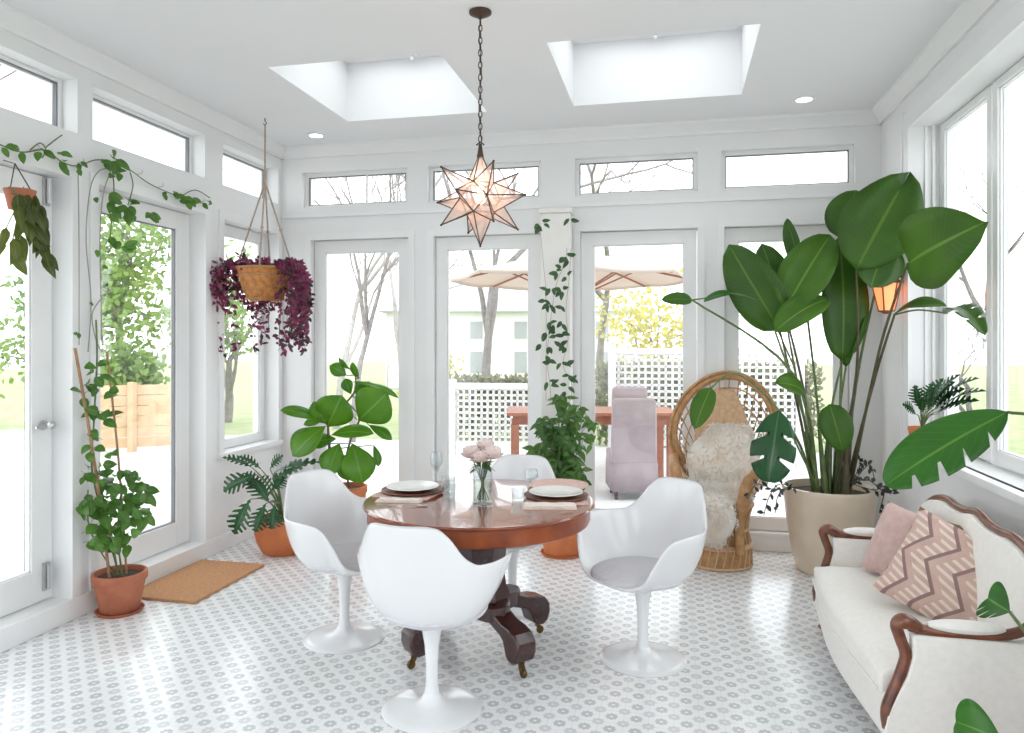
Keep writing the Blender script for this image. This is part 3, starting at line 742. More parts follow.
# back: crest line and padded panel
crest = [(4.15, .56), (4.13, .64), (4.06, .705), (3.95, .75), (3.82, .768), (3.72, .762), (3.60, .765), (3.475, .785)]
crest = crest + [(2 * smid - y, z) for y, z in reversed(crest[:-1])]
cp = curve([(0, y, z) for y, z in crest], 5)
bk = MB(); nv = 10
for i, p in enumerate(cp):
    for j in range(nv + 1):
        t = j / nv; z = .24 + (p.z - .012 - .24) * t
        lean = .055 * t
        e = min(1, min(i, len(cp) - 1 - i) / 9) * min(1, (1 - t) * 4 + .1)
        bk.v.append(V((1.165 + lean - .028 * math.sin(e * PI / 2), p.y, z))); bk.uv.append((i / len(cp), t))
nb = len(bk.v)
for i, p in enumerate(cp):
    for j in range(nv + 1):
        t = j / nv; bk.v.append(V((1.19 + .06 * t, p.y, .24 + (p.z - .012 - .24) * t))); bk.uv.append((i / len(cp), t))
g = lambda i, j: i * (nv + 1) + j
for i in range(len(cp) - 1):
    for j in range(nv): bk.f += [(g(i, j), g(i, j + 1), g(i + 1, j + 1), g(i + 1, j)), (nb + g(i, j), nb + g(i + 1, j), nb + g(i + 1, j + 1), nb + g(i, j + 1))]
    for j in (0, nv): bk.f.append((g(i, j), g(i + 1, j), nb + g(i + 1, j), nb + g(i, j)))
for j in range(nv):
    for i in (0, len(cp) - 1): bk.f.append((g(i, j), g(i, j + 1), nb + g(i, j + 1), nb + g(i, j)))
bk.build('back_panel', M_['sofa'], so, True, ang=60)
MB().tube([V((1.20 + .05 * (p.z - .24) / .5, p.y, p.z)) for p in cp], .018, 10, flat=.85).build('crest_rail', M_['sofawood'], so, True)
for y, sgn in ((sy0, -1), (sy1, 1)):
    yi = y - sgn * .045
    # upholstered arm wall
    out = [(.80, .20), (.76, .26), (.775, .34), (.80, .42), (.80, .50), (1.19, .50), (1.19, .14), (.72, .14)]
    out = [(.715, .12), (.725, .20), (.755, .27), (.79, .34), (.808, .41), (.806, .488), (1.21, .488), (1.21, .12)]
    m = Matrix.Translation((0, y - sgn * .02, 0))
    MB().prism(out, .05, m).build('arm_panel', M_['sofa'], so, True, bevel=.008, ang=30)
    ar = MB()
    ar.tube(curve([(.80, y - sgn * .02, .512), (.90, y - sgn * .02, .498), (1.04, y - sgn * .02, .497), (1.14, y - sgn * .015, .52), (1.19, y - sgn * .01, .565)], 6), .018, 10)
    ar.build('arm_rail', M_['sofawood'], so, True)
    pth = curve([(.835, y - sgn * .02, .505), (.79, y - sgn * .02, .528), (.762, y - sgn * .02, .512), (.772, y - sgn * .02, .47), (.79, y - sgn * .02, .41), (.775, y - sgn * .02, .345), (.752, y - sgn * .02, .275), (.732, y - sgn * .02, .21), (.735, y - sgn * .02, .15)], 5)
    rr = [.020 + .008 * math.exp(-((i - 6) / 4) ** 2) + .004 * math.exp(-((i - 34) / 6) ** 2) for i in range(len(pth))]
    MB().tube(pth, rr, 12).build('arm_post', M_['sofawood'], so, True)
    pd = MB()
    for k in range(13):
        pass
    pdp = [(.86 + .24 * k / 16, y - sgn * .02, .523) for k in range(17)]
    pd.tube(pdp, [max(.004, .036 * math.sin(PI * (k + .35) / 16.7) ** .42) for k in range(17)], 14, flat=.62)
    pd.build('arm_pad', M_['sofa'], so, True)
    for x, back in ((.765, 0), (1.14, 1)):
        lg = curve([(x, y - sgn * .045, .16), (x - (.012 if not back else -.01), y - sgn * .04, .11), (x - (.0 if not back else -.02), y - sgn * .04, .05), (x - (.012 if not back else -.03), y - sgn * .035, .014)], 5)
        MB().tube(lg, [.034 - .020 * min(1, i / 11) + (.008 if i > 13 else 0) for i in range(len(lg))], 10).build('leg', M_['sofawood'], so, True)
def pillow(name, label, w, h, d, loc, rot, m, m_back=None, edge=None):
    """square cushion standing in its local xz plane, thickness along y"""
    t = thing(name, label, 'cushion', loc, group='cushions on the settee')
    t.rotation_euler = rot
    N = 20
    def side(s):
        mb = MB()
        for i in range(N + 1):
            for j in range(N + 1):
                u, v = i / N * 2 - 1, j / N * 2 - 1
                puff = ((1 - u * u) ** .5 * (1 - v * v) ** .5) ** .75 if abs(u) < 1 and abs(v) < 1 else 0
                pin = 1 - .07 * (1 - abs(u) ** 2 * abs(v) ** 2) * (max(abs(u), abs(v)) ** 3)
                wob = .006 * math.sin(4 * u + 2 * v) * puff
                mb.v.append(V((u * w / 2 * pin, s * (d / 2 * puff) + wob, (v * .5 + .5) * h + (1 - pin) * -v * h * .5))); mb.uv.append((i / N, j / N))
        mb.f = [(i * (N + 1) + j, (i + 1) * (N + 1) + j, (i + 1) * (N + 1) + j + 1, i * (N + 1) + j + 1) for i in range(N) for j in range(N)]
        return mb
    f = side(-1); f.build('front_cover', m, t, ang=180)
    side(1).build('back_cover', m_back or m, t, ang=180)
    return t
# local -y is the decorated face
pillow('cushion', 'dusty pink plain cushion at the far end of the settee', .37, .36, .14, (1.0, 3.80, .37), (R(-24), R(5), R(-58)), M_['pinkpil'])
pillow('cushion', 'dark brown cushion wedged behind the pink and the patterned cushions', .36, .36, .10, (1.09, 3.60, .375), (R(-13), 0, R(-76)), M_['brownpil'])
pillow('cushion', 'blush patterned cushion with dark zigzag bands at the front of the settee', .46, .42, .16, (1.0, 3.34, .365), (R(-30), R(17), R(-43)), M_['kilim'], M_['tanpil'])

# ================================================================== PEACOCK CHAIR
rc = thing('peacock_chair', 'honey coloured rattan peacock chair with a tall round back by the rear windows', 'chair', (.30, 5.24, 0), R(-17))
# local: front = -y
b = MB().lathe([(1e-5, 0), (.205, 0), (.212, .02), (.212, .10), (.205, .15), (.185, .24), (.19, .33), (.215, .40), (.222, .425)], n=40)
base = b.build('base', M_['rattan'], rc)
bw = MB()
for z, r in ((.012, .215), (.14, .213), (.155, .21), (.25, .19), (.41, .222)):
    bw.tube([(r * math.cos(2 * PI * k / 32), r * math.sin(2 * PI * k / 32), z) for k in range(33)], .010, 6, cap=False)
for k in range(26):
    a = 2 * PI * k / 26
    prof = [(.216, .02), (.215, .14), (.19, .24), (.20, .34), (.225, .42)]
    bw.tube([(r * math.cos(a + .12 * i), r * math.sin(a + .12 * i), z) for i, (r, z) in enumerate(prof)], .005, 5)
bw.build('base_wrapping', M_['rattan_light'], base)
MB().lathe([(1e-5, .44), (.20, .44), (.225, .432), (.232, .42), (.222, .405), (1e-5, .405)], n=36).build('seat', M_['rattan_light'], rc)
def backp(u, v): # u -1..1, v 0..1 ; returns local point on the back surface
    return None
HC, HA, HB = .84, .355, .42
def hoop(a, k=1.0):
    x = HA * k * math.sin(a); z = HC + HB * k * math.cos(a)
    if z < HC: x *= (1 - .30 * ((HC - z) / HB) ** 1.5)
    y = .17 + (z - .43) * .16 - .10 * (x / HA) ** 2
    return V((x, y, z))
hp = [hoop(a) for a in [R(-150 + 300 * k / 60) for k in range(61)]]
MB().tube(hp, .024, 10).tube([p + V((0, -.012, 0)) * 1 + (p - V((0, p.y, HC))).normalized() * .03 for p in hp], .012, 8).build('back_hoop', M_['rattan'], rc)
wv = MB(); root = V((0, .17, .45))
for k in range(25):
    a = R(-138 + 276 * k / 24); q = hoop(a, .98); r0 = root + V((.09 * math.sin(a), 0, .02))
    mid = (r0 + q) / 2; mid.y = .17 + (mid.z - .43) * .16 - .10 * (mid.x / HA) ** 2 + .015
    wv.tube(curve([r0, mid, q], 6), .0042, 5)
for k_ in (.30, .46, .62, .78, .9):
    wv.tube([(root * (1 - k_) + hoop(R(-120 + 240 * k / 36)) * k_) + V((0, .010, 0)) for k in range(37)], .0055, 5)
wv.build('back_weave', M_['rattan'], rc)
pn = MB(); N1, N2 = 16, 20
for i in range(N1 + 1):
    for j in range(N2 + 1):
        v = i / N1; u = j / N2 * 2 - 1
        z = .47 + v * .70; hw = .055 + .135 * math.sin(PI * min(1, v * .93 + .05)) ** .9
        x = u * hw - .03
        pn.v.append(V((x, .165 + (z - .43) * .16 - .10 * (x / HA) ** 2 + .004 * math.cos(u * 40) * 0, z))); pn.uv.append((.5, .5))
pn.f = [(i * (N2 + 1) + j, i * (N2 + 1) + j + 1, (i + 1) * (N2 + 1) + j + 1, (i + 1) * (N2 + 1) + j) for i in range(N1) for j in range(N2)]
pn.build('back_panel', M_['rattan_light'], rc, solid=.012, ang=180)
for s in (-1, 1):
    ap = curve([(s * .335, .17, .70), (s * .33, .06, .68), (s * .285, -.10, .66), (s * .235, -.19, .60), (s * .205, -.205, .48), (s * .185, -.19, .36), (s * .175, -.185, .25), (s * .185, -.17, .13)], 6)
    MB().tube(ap, [.028 + .012 * math.sin(PI * i / (len(ap) - 1)) for i in range(len(ap))], 12).build('arm', M_['rattan'], rc)
    aw = MB()
    for i in range(1, 9):
        t = i / 9; q = ap[int(t * (len(ap) - 18))]
        aw.tube([q, (s * (.20 - .02 * t), .15 - .30 * t, .44)], .0045, 5)
    aw.build('arm_weave', M_['rattan_light'], rc)
# sheepskin, a separate throw draped over the back and seat
sk = thing('sheepskin_throw', 'fluffy cream sheepskin draped over the back and seat of the rattan chair', 'throw', (.30, 5.24, 0), R(-17))
pathc = curve([(.03, .185, .93), (.03, .165, .80), (.02, .13, .64), (0, .10, .53), (0, .02, .485), (0, -.10, .475), (0, -.205, .465), (.005, -.262, .40), (.01, -.275, .30), (.015, -.285, .20)], 5)
wid = [.16, .26, .32, .33, .28, .25, .22, .19, .165, .10]
def wd(t):
    k = t * (len(wid) - 1); i = min(int(k), len(wid) - 2); return wid[i] + (wid[i + 1] - wid[i]) * (k - i)
hide = MB(); NP = len(pathc); NU = 16; rows = []
for i, p in enumerate(pathc):
    t = i / (NP - 1); w = wd(t) * .82
    tg = (pathc[min(i + 1, NP - 1)] - pathc[max(i - 1, 0)]).normalized(); nr = V((1, 0, 0)).cross(tg); nr = -nr if nr.y > 0 or nr.z < -.5 else nr
    if nr.z < 0 and abs(nr.y) < .3: nr = -nr
    row = []
    for j in range(NU + 1):
        u = j / NU * 2 - 1; e = 1 + .14 * math.sin(7 * t * PI + u * 2)
        q = p + V((u * w * e, 0, 0)) + nr * (.018 * (1 - u * u))
        if .0 <= t < .42: q.y -= .05 * u * u
        row.append((q, nr)); hide.v.append(q); hide.uv.append((j / NU, t))
    rows.append(row)
hide.f = [(i * (NU + 1) + j, i * (NU + 1) + j + 1, (i + 1) * (NU + 1) + j + 1, (i + 1) * (NU + 1) + j) for i in range(NP - 1) for j in range(NU)]
hd = hide.build('hide', M_['fur'], sk, solid=.012, ang=180)
fur = MB()
for k in range(5200):
    i = random.randrange(NP); j = random.randrange(NU + 1); q, nr = rows[i][j]
    q = q + V((rnd(-.014, .014), rnd(-.012, .012), rnd(-.014, .014)))
    d = (nr + rdir() * .75 + V((0, 0, -.35))).normalized(); L = rnd(.018, .036)
    s_ = d.orthogonal().normalized() * .0035; w_ = d.cross(s_)
    e_ = q + d * L + V((0, 0, -L * .25))
    fur.add([q + s_, q - s_ * .5 + w_ * .8, q - s_ * .5 - w_ * .8, e_], [(0, 1, 3), (1, 2, 3), (2, 0, 3)])
fur.build('fleece', M_['fur'], hd, ang=180)

# ================================================================== DOORMAT
mm = MB(); nx, ny = 10, 16
mm.box(-3.165, -2.685, 3.76, 4.50, 0, .018)
tag(mm.build('doormat', M_['coir'], origin=(-2.925, 4.13, 0), bevel=.004), 'tan coir doormat on the tiles by the left glass door', 'mat')

# ================================================================== PLANTS
CAM = V((0, 0, EYE))
def toward(p, up=0.25, side=0.0):
    n = (CAM - p).normalized(); return (n + V((side, 0, up))).normalized()
def clay_pot(t, c, rt, rb, h, m, rim=.035, saucer=True, name='pot'):
    z = .012 if saucer else 0
    MB().lathe([(1e-5, z), (rb, z), (rb + .004, z + .004), (rt * .93, h - rim), (rt * .99, h - rim), (rt, h - rim + .004), (rt, h - .003), (rt - .004, h), (rt - .014, h), (rt - .018, h - .02), (rt - .02, h - .035), (1e-5, h - .036)], c, 40).build(name, m, t, True)
    MB().lathe([(1e-5, h - .022), (rt - .03, h - .025), (rt - .018, h - .032), (1e-5, h - .034)], c, 24).build('soil', M_['soil'], t, True)
    if saucer: MB().lathe([(1e-5, 0), (rb + .015, 0), (rb + .028, .018), (rb + .022, .018), (rb + .012, .006), (1e-5, .006)], c, 36).build('saucer', m, t, True)
def leaf_part(t, m, base, tip, w, nrm=None, stalk=None, rs=.006, ms='stem_green', solid=.0014, **k):
    base, tip = V(base), V(tip)
    if nrm is None: nrm = toward(base)
    mb = MB(); mb.sheet = True
    mb.leaf(base, tip, w, nrm, **k)
    o = mb.build('leaf', M_[m], t, True, ang=180, solid=solid)
    if stalk:
        pts = curve([V(p) for p in stalk] + [base], 6); n = len(pts)
        MB().tube(pts, [rs * (1.25 - .55 * i / (n - 1)) for i in range(n)], 7).build('stalk', M_[ms], o, True)
    return o

# ---------------- bird of paradise in the big cream planter
BC = V((1.0, 5.22, 0))
bp = thing('bird_of_paradise_plant', 'tall plant with upright paddle leaves in a big cream planter by the right corner', 'plant', BC)
MB().lathe([(1e-5, 0), (.195, 0), (.205, .008), (.235, .14), (.265, .32), (.283, .46), (.290, .52), (.296, .545), (.292, .556), (.278, .556), (.272, .54), (.262, .50), (1e-5, .49)], BC, 56).build('planter', M_['planter'], bp, True)
MB().lathe([(1e-5, .515), (.20, .512), (.267, .505), (.255, .49), (1e-5, .48)], BC, 32).build('soil', M_['soil'], bp, True)
def c3(x, y): return 650 + x / 2.094, 150 + y / 2.094
def B(x, y, d=0.0):
    """point of the plant by its place in the 2x crop, d metres nearer than the planter's axis"""
    px, py = c3(x, y); return pt(px, py, 4.90 - d)
def bird(m, base, tip, w, d0=0, d1=0, soil=None, mid=None, dm=0, up=.25, side=0, tw=None, **k):
    b, t = B(*base, d0), B(*tip, d1)
    st = None
    if soil is not None:
        sp = B(*soil, 0); sp = V((sp.x, BC.y + rnd(-.12, .1), .50)); st = [sp]
        if mid is not None: st.append(B(*mid, dm))
    k.setdefault('seg', 14); k.setdefault('shape', 'paddle')
    leaf_part(bp, m, b, t, w / 2.094 * 4.9 / F_PX, toward(b, up, side), st, rs=.009, ms='stem_green' if random.random() < .6 else 'stem_dark', **k)
bird('bird', (272, 378), (165, 198), 102, .10, .06, (345, 700), (310, 540), .05, side=-.1, up=.1, bend=.05, fold=.34, wave=.010)
bird('bird', (285, 360), (234, 196), 84, -.06, -.08, (350, 700), (318, 540), 0, side=.3, up=.1, bend=.05, fold=.15, wave=.008)
bird('bird', (316, 245), (287, 143), 38, -.12, -.15, (362, 700), (345, 480), -.1, side=-.7, fold=.5)
bird('bird_light', (282, 335), (378, 178), 98, .18, .12, (355, 700), (325, 520), .1, side=-.1, up=.1, bend=.08, fold=.38, wave=.008)
bird('bird', (402, 442), (396, 182), 92, .12, .05, (372, 700), (378, 560), .05, side=.3, up=.05, bend=.07, fold=.22, wave=.006)
bird('bird_light', (262, 380), (376, 312), 66, .28, .22, (352, 700), (322, 560), .15, up=.7, bend=.12, fold=.25, wave=.012)
bird('bird', (432, 250), (536, 60), 142, .35, .40, (380, 700), (432, 470), .15, side=-.1, up=.05, bend=.05, fold=.30, wave=.014, shape='broad', tipnotch=.30)
bird('bird', (398, 185), (432, 84), 82, -.0, -.02, (384, 700), (400, 470), -.0, side=-.2, bend=.1, fold=.25)
bird('bird', (496, 196), (462, 288), 92, .30, .38, (395, 700), (440, 440), .05, side=.2, up=.05, bend=-.05, fold=.15)
bird('bird_light', (540, 238), (704, 150), 118, 1.08, 1.80, (412, 700), (480, 420), .35, side=-.2, up=.05, bend=.05, fold=.20, wave=.018, shape='broad')
bird('bird', (512, 345), (622, 328), 40, .55, .85, (405, 700), (470, 480), .25, up=1.4, bend=.10, fold=.35, wave=.01)
bird('bird', (622, 342), (702, 388), 36, 1.06, 1.62, None, None, 0, up=1.0, bend=.12, fold=.3, lobes=5, seg=30)
bird('bird', (410, 455), (456, 322), 42, .10, .14, (385, 700), (395, 560), .05, side=-.9, bend=.08, fold=.45)
bird('bird', (88, 314), (24, 314), 30, .12, .16, (345, 700), (300, 470), .1, up=.5, bend=.05, fold=.2)
bird('monst', (172, 300), (112, 318), 20, .12, .14, None, None, 0, up=1.0, bend=.1, fold=.3)
MB().tube(curve([B(88, 314, .12), B(130, 308, .12), B(172, 300, .12), B(240, 330, .1), B(300, 450, .05)], 5), .005, 7).build('stalk', M_['stem_green'], bp, True)
MB().tube(curve([B(512, 345, .55), B(560, 335, .7), B(622, 342, 1.02)], 5), .005, 7).build('stalk', M_['stem_green'], bp, True)
bird('philo', (270, 545), (248, 695), 84, .30, .36, (345, 705), (315, 620), .2, up=.2, bend=.06, fold=.15, lobes=3, seg=28)
bird('bird', (376, 532), (404, 632), 62, .24, .30, (365, 700), (372, 600), .16, up=.3, bend=.1, fold=.22, wave=.012)
bird('bird_light', (128, 498), (94, 584), 44, .40, .44, None, None, 0, side=-.2, bend=.08, fold=.2, wave=.012)
MB().tube(curve([V((BC.x - .06, BC.y - .10, .50)), B(318, 640, .2), B(270, 545, .3), B(182, 468, .38), B(128, 498, .40)], 6), .006, 7).build('stalk', M_['stem_green'], bp, True)
bird('bird_light', (322, 505), (262, 488), 52, .22, .30, (350, 700), (340, 600), .15, up=.7, bend=.1, fold=.2, wave=.02)
# tall bare leaf stalks and sheaths rising from the soil
for i, (x0, x1, y1, r) in enumerate(((362, 352, 560, .022), (375, 378, 540, .026), (392, 400, 550, .020), (408, 424, 540, .022), (348, 322, 590, .016), (400, 412, 600, .028))):
    a = B(x0, 700); a = V((a.x, BC.y + (-.08, .06, -.04, .02, .08, -.1)[i], .50)); b_ = B(x1, y1, (.06, -.04, .03, 0, .1, .1)[i])
    MB().tube(curve([a, (a + b_) / 2 + V((0, 0, .0)), b_], 5), [r * (1.1 - .75 * k / 10) for k in range(11)], 9).build('leaf_sheath', M_['stem_dark' if i % 2 else 'stem_green'], bp, True)
# dark spotted sprigs spilling over the planter rim
def sprig(t, pts, m, n=10, L=.05, W=.024, ms='stem_dark'):
    c = curve(pts, 5); mb = MB()
    for k in range(n):
        i = int((k + .6) / n * (len(c) - 1)); d = (c[min(i + 1, len(c) - 1)] - c[max(i - 1, 0)]).normalized()
        o = (d * .5 + rdir() * .9).normalized(); mb.leaflet(c[i], o, (toward(c[i], .6) + rdir() * .5).normalized(), L * rnd(.7, 1.2), W * rnd(.8, 1.2))
    s_ = MB().tube(c, .003, 5).build('sprig', M_[ms], t, True)
    mb.build('leaves', M_[m], s_, True, ang=180)
zp = thing('trailing_plant', 'dark small leaved plant trailing over both sides of the cream planter', 'plant', (BC.x, BC.y, .51))
sprig(zp, [B(300, 706, .2), B(270, 700, .27), B(250, 725, .33), B(238, 765, .34)], 'zz', 9)
sprig(zp, [B(290, 706, .2), B(262, 712, .28), B(225, 700, .33), B(200, 730, .36)], 'zz', 11)
sprig(zp, [B(300, 706, .15), B(270, 720, .3), B(262, 760, .33)], 'zz', 8, .04)
sprig(zp, [B(420, 700, .15), B(455, 690, .22), B(490, 716, .25), B(515, 718, .26)], 'zz', 14)
sprig(zp, [B(420, 700, .12), B(448, 668, .2), B(462, 660, .22), B(470, 690, .24)], 'zz', 10)
sprig(zp, [B(425, 700, .15), B(470, 712, .22), B(492, 705, .24), B(480, 760, .25)], 'zz', 12)
sprig(zp, [B(420, 700, .15), B(440, 660, .1), B(436, 640, .1)], 'zz', 8)

# ---------------- fiddle leaf fig
FC = V((-2.33, 5.02, 0))
fg = thing('fiddle_leaf_fig', 'fiddle leaf fig with big rounded leaves in a terracotta pot by the rear glass', 'plant', FC)
clay_pot(fg, FC, .145, .11, .46, M_['terra_orange'], .05)
def c5(x, y): return 210 + x / 3.333, 340 + y / 3.333
def Fp(x, y, d=0): return pt(*c5(x, y), 5.40 - d)
trunk = curve([V((FC.x, FC.y, .42)), Fp(410, 440), Fp(396, 330), Fp(398, 275), Fp(440, 225, -.02), Fp(485, 165, -.03), Fp(480, 100, -.03)], 6)
MB().tube(trunk, [.013 - .008 * i / len(trunk) for i in range(len(trunk))], 8).tube(curve([V((FC.x + .03, FC.y, .42)), Fp(450, 420), Fp(470, 330), Fp(500, 260), Fp(505, 200)], 5), .008, 8).build('trunk', M_['stem_brown'], fg, True)
for (b_, t_, w, d0, d1, up, side) in (
    ((378, 272), (234, 234), 50, .05, .15, 1.2, -.1), ((392, 288), (440, 184), 112, .0, .10, .3, .1), ((390, 280), (345, 205), 60, .02, .1, .5, -.5),
    ((495, 268), (592, 176), 122, .05, .12, .15, .15), ((455, 118), (398, 86), 42, .0, .05, .4, -.3), ((498, 128), (474, 74), 30, -.02, 0, .1, -.8),
    ((470, 100), (428, 58), 18, 0, 0, .1, -1), ((478, 140), (628, 192), 26, .02, .12, 1.6, 0), ((500, 205), (532, 138), 66, -.03, 0, .3, .2),
    ((470, 180), (450, 128), 36, -.04, -.05, .3, -.4), ((385, 288), (276, 388), 92, .08, .18, .7, -.3), ((530, 284), (606, 334), 34, .04, .1, .6, .3),
    ((400, 318), (545, 312), 56, .06, .12, 1.1, .1), ((432, 345), (392, 448), 74, .10, .16, .2, -.15), ((474, 345), (508, 478), 96, .10, .16, .15, .1),
    ((545, 350), (562, 422), 26, .0, .03, .2, .7), ((380, 268), (312, 282), 34, -.03, 0, .8, -.2), ((440, 380), (470, 468), 60, .02, .05, .3, 0), ((420, 330), (330, 350), 60, .0, .06, .9, -.2)):
    bb = Fp(*b_, d0)
    near = min(trunk, key=lambda p: (p - bb).length)
    leaf_part(fg, 'fig', bb, Fp(*t_, d1), w / 3.333 * 5.4 / F_PX * 1.16, toward(bb, up, side), [near], rs=.004, shape='obovate', seg=12, bend=.08, fold=.14, wave=.012)

# ---------------- split leaf philodendron in the round pot
PC = V((-2.74, 4.84, 0))
ph = thing('split_leaf_philodendron', 'dark split leaved plant in a round orange clay pot in the left rear corner', 'plant', PC)
MB().lathe([(1e-5, 0), (.125, 0), (.15, .02), (.185, .09), (.20, .15), (.196, .20), (.178, .235), (.182, .25), (.176, .256), (.162, .252), (.16, .23), (1e-5, .225)], PC, 44).build('pot', M_['terra_orange'], ph, True)
MB().lathe([(1e-5, .24), (.14, .238), (.163, .228), (1e-5, .22)], PC, 24).build('soil', M_['soil'], ph, True)
def Pp(x, y, d=0): return pt(*c5(x, y), 5.30 - d)
core = V((PC.x, PC.y, .24))
for (b_, t_, w, d0, d1, up, side) in (
    ((155, 448), (45, 505), 78, .05, .12, .8, -.2), ((135, 530), (82, 648), 74, .15, .2, .5, -.3), ((195, 540), (148, 462), 84, .05, .02, .5, -.1),
    ((185, 545), (150, 640), 66, .2, .26, .5, -.1), ((215, 550), (205, 630), 70, .22, .28, .4, .1), ((205, 500), (250, 455), 60, -.02, -.05, .6, .2), ((215, 470), (330, 410), 60, -.03, 0, 1.0, .1),
    ((215, 440), (385, 408), 40, -.05, -.02, 1.4, .1), ((140, 425), (40, 392), 42, .0, .08, 1.4, -.2), ((200, 430), (245, 385), 44, -.04, -.04, 1.2, 0), ((170, 430), (95, 388), 40, -.03, 0, 1.4, -.2), ((175, 500), (100, 450), 60, -.05, -.05, .8, -.2)):
    bb = Pp(*b_, d0); mid = (core + bb) / 2 + V((0, 0, .06))
    leaf_part(ph, 'philo', bb, Pp(*t_, d1), w / 3.333 * 5.3 / F_PX * 1.05, toward(bb, up, side), [core, mid], rs=.005, shape='sin', seg=48, lobes=7, slit=.58, depth=.75, bend=.08, fold=.15)

# ---------------- climbing plant on stakes
KC = V((-3.025, 3.57, 0))
kp = thing('climbing_plant', 'leafy climbing plant tied to bamboo canes in a terracotta pot beside the left doors', 'plant', KC)
clay_pot(kp, KC, .142, .098, .225, M_['terra'], .045)
def K(px, py, d=0):
    q = pt(px, py, 4.08 - d)
    if q.x < XL + .08: q = CAM + (q - CAM) * ((XL + .08) / q.x)
    return q
for a_, b_, r in ((V((KC.x - .03, KC.y - .04, .19)), K(75, 348, -.05), .008), (V((KC.x + .02, KC.y + .03, .19)), K(107, 352, -.02), .006), (V((KC.x - .01, KC.y, .19)), K(96, 470, 0), .006)):
            MB().tube(curve([a_, (a_ + b_) / 2 + V((.008, .006, 0)), b_], 6), r, 8).build('bamboo_cane', M_['bamboo'], kp, True)
MB().tube(curve([V((KC.x, KC.y, .19)), K(104, 520), K(92, 470), K(94, 420), K(97, 360), K(96, 320, -.04)], 6), .005, 6).tube(curve([V((KC.x + .02, KC.y, .19)), K(118, 540), K(120, 500, .05), K(125, 485, .08)], 5), .005, 6).tube(curve([V((KC.x - .02, KC.y, .19)), K(90, 530), K(88, 490, .04)], 5), .004, 6).build('stem', M_['stem_green'], kp, True)
fm = MB()
blobs = [(95, 368, 10, 12, 7), (88, 392, 8, 10, 8), (101, 410, 10, 12, 8), (92, 440, 7, 12, 5), (97, 475, 13, 14, 16), (124, 480, 20, 12, 20), (90, 505, 12, 16, 16), (118, 508, 20, 16, 34), (136, 498, 14, 14, 16), (104, 535, 18, 14, 26), (122, 535, 14, 14, 16), (140, 510, 8, 12, 8), (112, 395, 6, 5, 2), (110, 452, 4, 4, 2)]
for (x, y, rx, ry, n) in blobs:
    for k in range(int(n * .8) + 1):
        a = rnd(0, 2 * PI); q = math.sqrt(random.random())
        p = K(x + rx * q * math.cos(a), y + ry * q * math.sin(a), rnd(-.06, .10)); p.x = max(p.x, XL + .08)
        d = (V((rnd(-.2, 1), rnd(-.8, .4), rnd(-.9, .4)))).normalized()
        fm.leaf(p, p + d * rnd(.055, .10), rnd(.04, .062), (toward(p, .5) + rdir() * .45).normalized(), bend=.08, fold=.15, seg=5)
        if k % 2: fm.tube([p, p - d * .03 + V((-.01, .01, -.01))], .0015, 4)
fm.build('foliage', M_['climber'], kp, True, ang=180)

# ---------------- vine strung along the left header
vn = thing('wall_vine', 'thin leafy vine trained on strings over the left doors and down the pier', 'vine', (XL + .03, 3.5, 1.5))
def W(px, py, x=XL + .035):
    r = pt(px, py, 1) - CAM; t = x / r.x; return CAM + r * t
strings = [[(88, 352), (91, 300), (86, 240), (90, 190), (98, 172), (108, 168)], [(102, 352), (101, 300), (100, 240), (103, 195), (112, 168)], [(79, 345), (79, 250), (78, 166)], [(102, 352), (96, 340), (92, 315), (100, 300)]]
sb = MB()
for s_ in strings: sb.tube(curve([W(*p) for p in s_], 5), .0035, 5)
sb.build('string', M_['string'], vn, True)
runs = [[(-10, 140), (20, 152), (45, 150), (62, 162), (78, 166), (95, 160), (112, 162), (130, 170), (150, 184), (175, 195), (205, 204)], [(30, 150), (40, 143), (46, 150), (42, 158)], [(112, 165), (114, 190), (112, 215), (110, 240)], [(130, 172), (133, 186), (128, 205)], [(45, 148), (55, 140), (62, 135)], [(180, 197), (195, 190), (210, 198)]]
sm = MB()
for r_ in runs: sm.tube(curve([W(*p) for p in r_], 5), .0035, 5)
sm.build('stem', M_['stem_green'], vn, True)
fm = MB()
for (x, y, n, L) in ((42, 148, 3, .07), (62, 162, 4, .06), (78, 165, 3, .05), (100, 162, 4, .06), (113, 162, 5, .09), (116, 172, 4, .07), (110, 195, 4, .08), (115, 205, 3, .08), (113, 214, 3, .08), (130, 206, 5, .09), (128, 212, 3, .08), (152, 215, 5, .09), (183, 196, 4, .08), (190, 199, 5, .08), (206, 200, 3, .06), (112, 240, 4, .08), (120, 246, 3, .08), (93, 252, 1, .05), (90, 300, 1, .04), (101, 265, 1, .04), (78, 330, 2, .04), (60, 155, 3, .05), (20, 150, 3, .06), (175, 194, 3, .06), (165, 190, 2, .05), (97, 195, 1, .05), (5, 145, 3, .06)):
    for k in range(n):
        p = W(x + rnd(-4, 4), y + rnd(-4, 4), XL + rnd(.04, .08)); d = V((rnd(0, .6), rnd(-.8, .8), rnd(-1, .2))).normalized()
        fm.leaf(p, p + d * L * rnd(.8, 1.1), L * .55, (toward(p, .4) + rdir() * .4).normalized(), bend=.08, fold=.15, seg=5)
fm.build('foliage', M_['climber'], vn, True, ang=180)
hk = MB()
for x, y in ((33, 150), (78, 163), (137, 174), (158, 187), (200, 202)):
    p = W(x, y, XL); hk.tube([p, p + V((.03, 0, 0)), p + V((.04, 0, .012)), p + V((.035, 0, .022))], .003, 6)
hk.build('hook', M_['steel'], vn, True)

